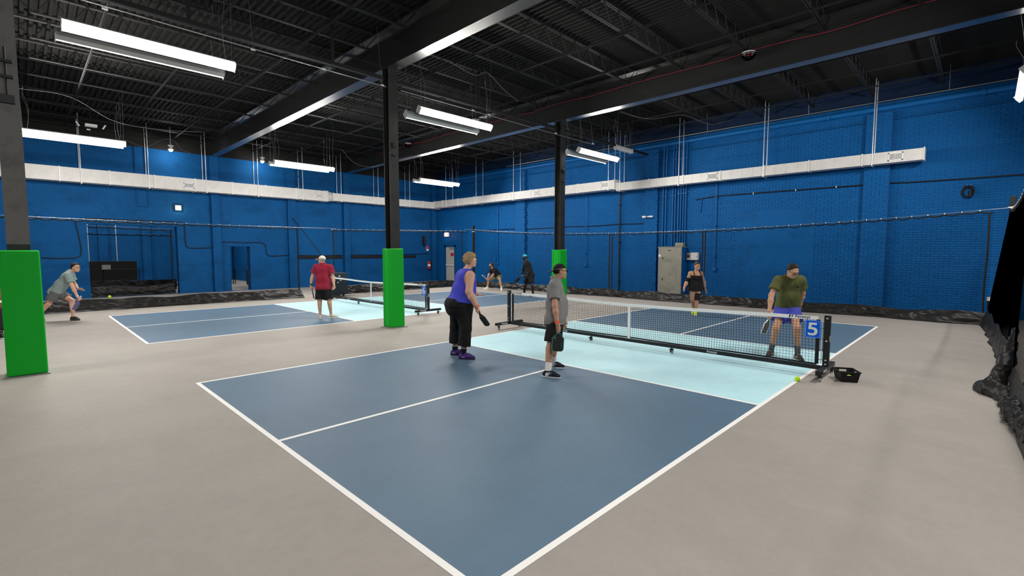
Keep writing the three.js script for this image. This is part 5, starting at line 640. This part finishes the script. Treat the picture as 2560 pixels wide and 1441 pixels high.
// ---------------------------------------------------------------- the players
const RV = V(0.7006, 0, 0.7135), FV = V(0.7135, 0, -0.7006); // picture right and into the picture
const dirv = (r, f, u = 0) => { const v = RV.clone().multiplyScalar(r).addScaledVector(FV, f); return [v.x, u, v.z]; };
const orange = [0.85, 0.09, 0.02], fair = [0.62, 0.36, 0.25], tan = [0.50, 0.27, 0.17], olive = [0.46, 0.25, 0.16], deep = [0.055, 0.027, 0.017];
{
  const g = person('G', { label: 'person in grey polo and backward black cap, paddle hanging down', skin: olive, look: dirv(1, 0.12, -0.02), cell: 0.0085, headCell: 0.0045, hairC: [0.012, 0.01, 0.009], hair: { puff: 0.004, line: 0.05, side: -0.03, nape: -0.055 }, cap: { c: [0.012, 0.012, 0.013], back: true }, glasses: [0.012, 0.01, 0.01], glassW: 0.0032, belly: 0.055, bellyR: 0.105, top: { c: [0.205, 0.20, 0.195], hem: 0.09, sleeve: 0.66, q: 0.02, collar: true, neck: 0.03, fold: 0.008, cuff: 0.07 }, bottom: { c: [0.011, 0.011, 0.012], len: 0.86, q: 0.022, hemR: 0.09 }, socks: { both: { h: 0.36, c: [0.72, 0.72, 0.71] } }, shoes: { c: [0.012, 0.014, 0.028], sole: [0.6, 0.6, 0.58], lace: [0.03, 0.03, 0.06], mark: [[[-0.02, 0.035], [0.02, 0.06], [0.06, 0.085]], [[0.0, 0.03], [0.035, 0.055], [0.075, 0.075]], [[-0.01, 0.075], [0.03, 0.05], [0.07, 0.04]], [[0.02, 0.085], [0.05, 0.06], [0.085, 0.045]]], markC: [0.75, 0.75, 0.72] }, handR: { grip: dirv(-0.06, -0.1, -1), dir: dirv(0.12, -0.02, -1), palm: dirv(0.5, 0.75, 0.1) }, handL: { curl: 0.4 }, bands: [{ e: 'R', c: orange, r: 0.037, h: 0.03, t: 0.08 }] });
  paddle(g, 'R', 'black paddle with green edge held by the man in grey', dirv(0.3, -0.95), [0.018, 0.018, 0.018], [0.02, 0.16, 0.12], [0.62, 0.56, 0.46], { w: 0.092, h: 0.27, marks: [[0.05, 0.07, 0.022, 0.02, [0.16, 0.17, 0.17]], [0.05, 0.1, 0.03, 0.004, [0.02, 0.3, 0.22]], [-0.06, 0.18, 0.008, 0.08, [0.02, 0.2, 0.14]]] });
  const w = person('W', { label: 'person in bright blue tank top and black cropped trousers', skin: fair, girth: 1.28, look: dirv(0.95, 0.25, -0.04), cell: 0.009, headCell: 0.005, hairC: [0.40, 0.27, 0.14], brow: [0.3, 0.18, 0.1], hair: { puff: 0.028, line: 0.068, side: -0.05, nape: -0.1, curl: 0.016 }, glasses: [0.85, 0.85, 0.85], glassW: 0.006, smile: true, chest: 0.118, waist: 0.118, hip: 0.132, glute: 0.085, gluteR: 0.135, bust: 0.09, belly: 0.07, bellyR: 0.13, armR: 1.5, legR: 1.22, neckR: 0.062, handS: 0.95, top: { name: 'tank_top', c: [0.055, 0.062, 0.50], hem: -0.04, sleeve: 0, q: 0.014, neck: 0.0, neckTilt: 0.0, neckR: 0.1, flare: 0.12, cutOut: 0.07, cutUp: -0.02, hole: 0.13, fold: 0.007 }, bottom: { name: 'trousers', c: [0.010, 0.010, 0.010], len: 1.72, lenR: 1.75, lenL: 1.7, q: 0.024, hemR: 0.075, fold: 0.007 }, socks: { both: { h: 0.14, c: [0.010, 0.010, 0.012] } }, shoes: { s: 1.04, c: [0.075, 0.035, 0.20], sole: [0.035, 0.02, 0.07], lace: [0.16, 0.1, 0.36], mark: [[[-0.03, 0.05], [0.0, 0.038], [0.04, 0.048], [0.1, 0.068]]], markC: [0.55, 0.45, 0.75] }, handR: { grip: dirv(0.55, 0.1, -0.83), dir: dirv(0.1, 0.0, -1), palm: dirv(0.2, 0.95, 0) }, handL: { dir: dirv(0.95, 0.1, -0.1), palm: [0, -1, 0], curl: 0.16, spread: 0.2, thumb: dirv(0.2, -1, 0.2) }, bands: [{ e: 'R', c: orange, r: 0.047, h: 0.02, t: 0.04 }] });
  paddle(w, 'R', 'dark olive paddle held by the woman in the blue top', dirv(-0.75, -0.55, -0.4), [0.045, 0.05, 0.035], [0.03, 0.032, 0.025], [0.05, 0.05, 0.05], { w: 0.09, h: 0.25, marks: [[0.0, 0.05, 0.06, 0.012, [0.3, 0.3, 0.28]]] });
  const o = person('O', { label: 'person in olive tee and blue shorts laughing behind the net', skin: tan, look: dirv(0.12, -0.8, -0.55), headUp: dirv(0.02, -0.45, 0.9), cell: 0.0085, headCell: 0.0045, hairC: [0.015, 0.011, 0.009], smile: true, hair: { puff: 0.006, line: 0.088, side: 0.0, nape: -0.045, curl: 0.005 }, glasses: [0.05, 0.05, 0.05], glassW: 0.0026, girth: 0.88, chest: 0.094, top: { c: [0.088, 0.095, 0.030], hem: 0.05, sleeve: 0.62, q: 0.018, w: 0.98, cuff: 0.078, fold: 0.012, neck: 0.02, marks: [[0.3, -0.085, 0.028, 0.01, [0.045, 0.048, 0.016]]] }, bottom: { c: [0.052, 0.064, 0.36], len: 0.56, q: 0.026, hemR: 0.1, fold: 0.006 }, socks: { both: { h: 0.3, c: [0.13, 0.13, 0.135] } }, shoes: { c: [0.035, 0.034, 0.032], sole: [0.6, 0.58, 0.5], lace: [0.62, 0.6, 0.52], mark: [[[-0.01, 0.04], [0.03, 0.065], [0.07, 0.085]], [[0.02, 0.035], [0.06, 0.06], [0.1, 0.07]], [[-0.01, 0.08], [0.04, 0.05], [0.1, 0.04]]], markC: [0.62, 0.58, 0.46] }, handR: { grip: dirv(-0.28, 0.1, -0.95), dir: dirv(-0.1, -0.1, -1), palm: dirv(0.95, 0.1, 0) }, handL: { dir: dirv(-0.5, 0.3, -0.8), curl: 0.5 } });
  paddle(o, 'R', 'white edged paddle held by the man in olive', dirv(0.6, -0.8), [0.10, 0.095, 0.085], [0.80, 0.80, 0.80], [0.80, 0.80, 0.80], { w: 0.094, h: 0.26 });
  const m = person('M', { label: 'person in maroon tee and white cap seen from behind', skin: fair, look: dirv(-0.95, 0.3, -0.05), cell: 0.0095, headCell: 0.006, hairC: [0.35, 0.33, 0.3], hair: { puff: 0.002, line: 0.05, side: -0.03, nape: -0.05 }, cap: { c: [0.80, 0.77, 0.70], brim: [0.8, 0.79, 0.76] }, glasses: [0.02, 0.02, 0.02], darkLens: true, girth: 0.97, top: { c: [0.29, 0.018, 0.045], hem: 0.12, sleeve: 0.6, q: 0.02, cuff: 0.085, fold: 0.008, neck: 0.03 }, bottom: { c: [0.011, 0.011, 0.011], len: 0.82, q: 0.026, hemR: 0.1 }, shoes: { s: 1.02, c: [0.62, 0.60, 0.50], sole: [0.80, 0.80, 0.78], lace: [0.6, 0.6, 0.55], mark: [[[-0.04, 0.075], [0.0, 0.06], [0.03, 0.05]]], markC: [0.12, 0.11, 0.07] }, handL: { grip: dirv(0.15, 0.05, -1), dir: dirv(0.05, 0, -1), palm: dirv(1, 0.1, 0) }, handR: { curl: 0.55, palm: dirv(-0.3, -1, 0), thumb: dirv(-1, 0, 0) }, bands: [{ e: 'L', name: 'watch', c: [0.012, 0.012, 0.012], r: 0.036, h: 0.03, t: 0.06 }] });
  paddle(m, 'L', 'black paddle held by the man in maroon', dirv(0.9, 0.45), [0.03, 0.032, 0.03], [0.016, 0.016, 0.016], [0.02, 0.02, 0.02], { h: 0.25 });
  const d = person('D', { label: 'person in short black dress smiling before the grey cabinet', skin: tan, look: dirv(0.03, -1, -0.03), cell: 0.0095, headCell: 0.006, hairC: [0.08, 0.045, 0.025], smile: true, hair: { puff: 0.006, line: 0.058, side: -0.005, nape: -0.06, bun: true }, glasses: [0.5, 0.45, 0.4], glassW: 0.002, chest: 0.092, waist: 0.082, hip: 0.112, bust: 0.075, armR: 1.12, legR: 1.06, handS: 0.9, tattoo: (p, J) => { const a = J.sL, b = J.wL; const t = p.clone().sub(a).dot(b.clone().sub(a)) / b.distanceToSquared(a); const q = lerp(J.sL, J.eL, Math.min(1, Math.max(0, t * 2))); if (p.distanceTo(lerp(a, b, Math.min(1, Math.max(0, t)))) > 0.14 || t < -0.1) return null; const n = noise.noise(p.x * 50, p.y * 50, p.z * 50); return n > 0.05 ? [0.14, 0.1, 0.09] : [0.36, 0.22, 0.16]; }, top: { name: 'dress', c: [0.010, 0.010, 0.011], skirt: 0.13, sleeve: 0, q: 0.01, neck: -0.085, neckTilt: 0.25, wideNeck: true, cutOut: 0.06, cutUp: 0.02, hole: 0.1, straps: true, fold: 0.006 }, wraps: [{ name: 'elbow_sleeve', a: ['sR', 'eR'], t0: 0.55, t1: 1.15, r0: 0.062, r1: 0.056, c: [0.010, 0.010, 0.011] }, { name: 'knee_sleeve', a: ['hL', 'kL'], t0: 0.55, t1: 1.12, r0: 0.088, r1: 0.07, c: [0.012, 0.012, 0.014] }], socks: { both: { h: 0.1, c: [0.62, 0.66, 0.05] } }, shoes: { s: 0.92, c: [0.55, 0.66, 0.03], sole: [0.75, 0.76, 0.6], lace: [0.7, 0.75, 0.3] }, handR: { grip: dirv(-0.22, -0.25, -0.92), palm: dirv(0.9, -0.1, 0) }, handL: { curl: 0.12, spread: 0.16, dir: dirv(0.35, -0.15, -0.9) }, bands: [{ e: 'R', c: orange, r: 0.034, h: 0.02, t: 0.12 }, { e: 'L', name: 'watch', c: [0.03, 0.025, 0.02], r: 0.034, h: 0.02, t: 0.04 }] });
  paddle(d, 'R', 'dark green paddle held by the woman in black', dirv(0.95, -0.4), [0.012, 0.025, 0.012], [0.01, 0.02, 0.01], [0.6, 0.62, 0.4], { h: 0.24 });
  const c = person('C', { label: 'person crouching in black tee and green shorts on far court', skin: tan, look: dirv(-0.92, -0.35, 0.02), headUp: [0, 1, 0], cell: 0.011, headCell: 0.008, hairC: [0.06, 0.022, 0.018], beard: [0.06, 0.04, 0.03], hair: { puff: 0.012, line: 0.05, side: -0.05, nape: -0.09, long: 0.09 }, top: { c: [0.011, 0.011, 0.012], hem: 0.02, sleeve: 0.7, q: 0.024, cuff: 0.078, marks: [[0.35, 0.0, 0.05, 0.12, [0.5, 0.48, 0.4]]] }, bottom: { c: [0.13, 0.165, 0.105], len: 0.72, q: 0.026, hemR: 0.1 }, socks: { both: { h: 0.2, c: [0.7, 0.7, 0.66] } }, shoes: { s: 1.05, c: [0.72, 0.70, 0.58], sole: [0.78, 0.76, 0.66] }, handR: { grip: dirv(-0.72, -0.2, 0.62), dir: dirv(-0.5, -0.3, -0.6), palm: dirv(-0.2, -0.9, 0.3) }, handL: { curl: 0.5, dir: dirv(-0.5, 0.1, -0.6) }, bands: [{ e: 'L', c: [0.5, 0.06, 0.02], r: 0.036, h: 0.025, t: 0.06 }] });
  paddle(c, 'R', 'white edged paddle held by the crouching player', dirv(-0.85, -0.3, -0.4), [0.05, 0.05, 0.055], [0.75, 0.75, 0.73], [0.6, 0.6, 0.58], { h: 0.26 });
  const b = person('B', { label: 'person all in black with a turquoise headband', skin: deep, look: dirv(-0.97, -0.2, -0.1), headUp: [0, 1, 0], cell: 0.011, headCell: 0.008, hairC: [0.008, 0.007, 0.006], beard: [0.008, 0.007, 0.006], hair: { puff: 0.004, line: 0.06, side: 0.0, nape: -0.04 }, band: [0.045, 0.36, 0.46], top: { name: 'long_sleeved_shirt', c: [0.011, 0.011, 0.012], hem: 0.08, sleeve: 1.86, q: 0.02, fold: 0.007 }, bottom: { c: [0.010, 0.010, 0.011], len: 0.86, q: 0.028, hemR: 0.095 }, socks: { both: { h: 0.8, c: [0.009, 0.009, 0.01] } }, shoes: { s: 1.08, c: [0.02, 0.018, 0.02], sole: [0.18, 0.03, 0.03] }, handR: { grip: dirv(-0.72, -0.1, -0.68), dir: dirv(-0.4, -0.2, -0.8), palm: dirv(0.2, -0.9, 0) }, handL: { curl: 0.4, dir: dirv(-0.7, 0, -0.5) } });
  paddle(b, 'R', 'dark paddle held by the player with the headband', dirv(0.5, -0.6, -0.5), [0.02, 0.02, 0.022], [0.02, 0.02, 0.02], [0.6, 0.6, 0.55], { h: 0.27 });
  const l = person('L', { label: 'person in sage tee and grey shorts lunging beside the left pad', skin: fair, look: dirv(0.98, -0.1, -0.08), headUp: dirv(0.2, 0, 0.95), cell: 0.0095, headCell: 0.006, hairC: [0.02, 0.014, 0.01], hair: { puff: 0.012, line: 0.078, side: 0.0, nape: -0.045, curl: 0.006 }, glasses: [0.02, 0.02, 0.02], top: { c: [0.24, 0.315, 0.30], hem: 0.06, sleeve: 0.62, q: 0.022, cuff: 0.078, fold: 0.008 }, bottom: { c: [0.125, 0.125, 0.125], len: 0.66, q: 0.026, hemR: 0.105 }, shoes: { s: 1.05, c: [0.035, 0.033, 0.03], sole: [0.11, 0.1, 0.09] }, handR: { grip: dirv(-0.42, -0.1, -0.88), dir: dirv(0.5, 0, -0.75), palm: dirv(-0.1, 0.9, -0.1) }, handL: { curl: 0.2, dir: dirv(0.95, 0.1, -0.1), palm: dirv(0, -0.6, -0.7), spread: 0.12 }, bands: [{ e: 'R', c: [0.7, 0.68, 0.68], r: 0.034, h: 0.018, t: 0.06 }], lift: { R: 0.0 } });
  paddle(l, 'R', 'violet edged paddle held by the lunging player', dirv(0.9, 0.2, -0.35), [0.10, 0.11, 0.16], [0.12, 0.12, 0.55], [0.5, 0.45, 0.42], { h: 0.26 });
  person('E', { label: 'person half hidden at the left edge behind the green pad', skin: [0.16, 0.075, 0.045], look: dirv(0.9, -0.3, 0), cell: 0.011, headCell: 0.008, hairC: [0.01, 0.008, 0.007], hair: { puff: 0.006, line: 0.055, side: 0, nape: -0.05 }, top: { c: [0.02, 0.05, 0.13], hem: 0.06, sleeve: 0.6, q: 0.022 }, bottom: { name: 'trousers', c: [0.011, 0.011, 0.012], len: 1.8, q: 0.022, hemR: 0.06 }, socks: { both: { h: 0.12, c: [0.02, 0.02, 0.02] } }, shoes: { c: [0.012, 0.012, 0.012], sole: [0.6, 0.6, 0.6] }, handL: { curl: 0.35 }, handR: { curl: 0.35 }, bands: [{ e: 'L', c: [0.75, 0.75, 0.74], r: 0.036, h: 0.05, t: 0.1 }] });
}
scene.traverse((o) => { if (o.isLight && o.shadow) o.castShadow = !o.isRectAreaLight; });
renderer.render(scene, camera);
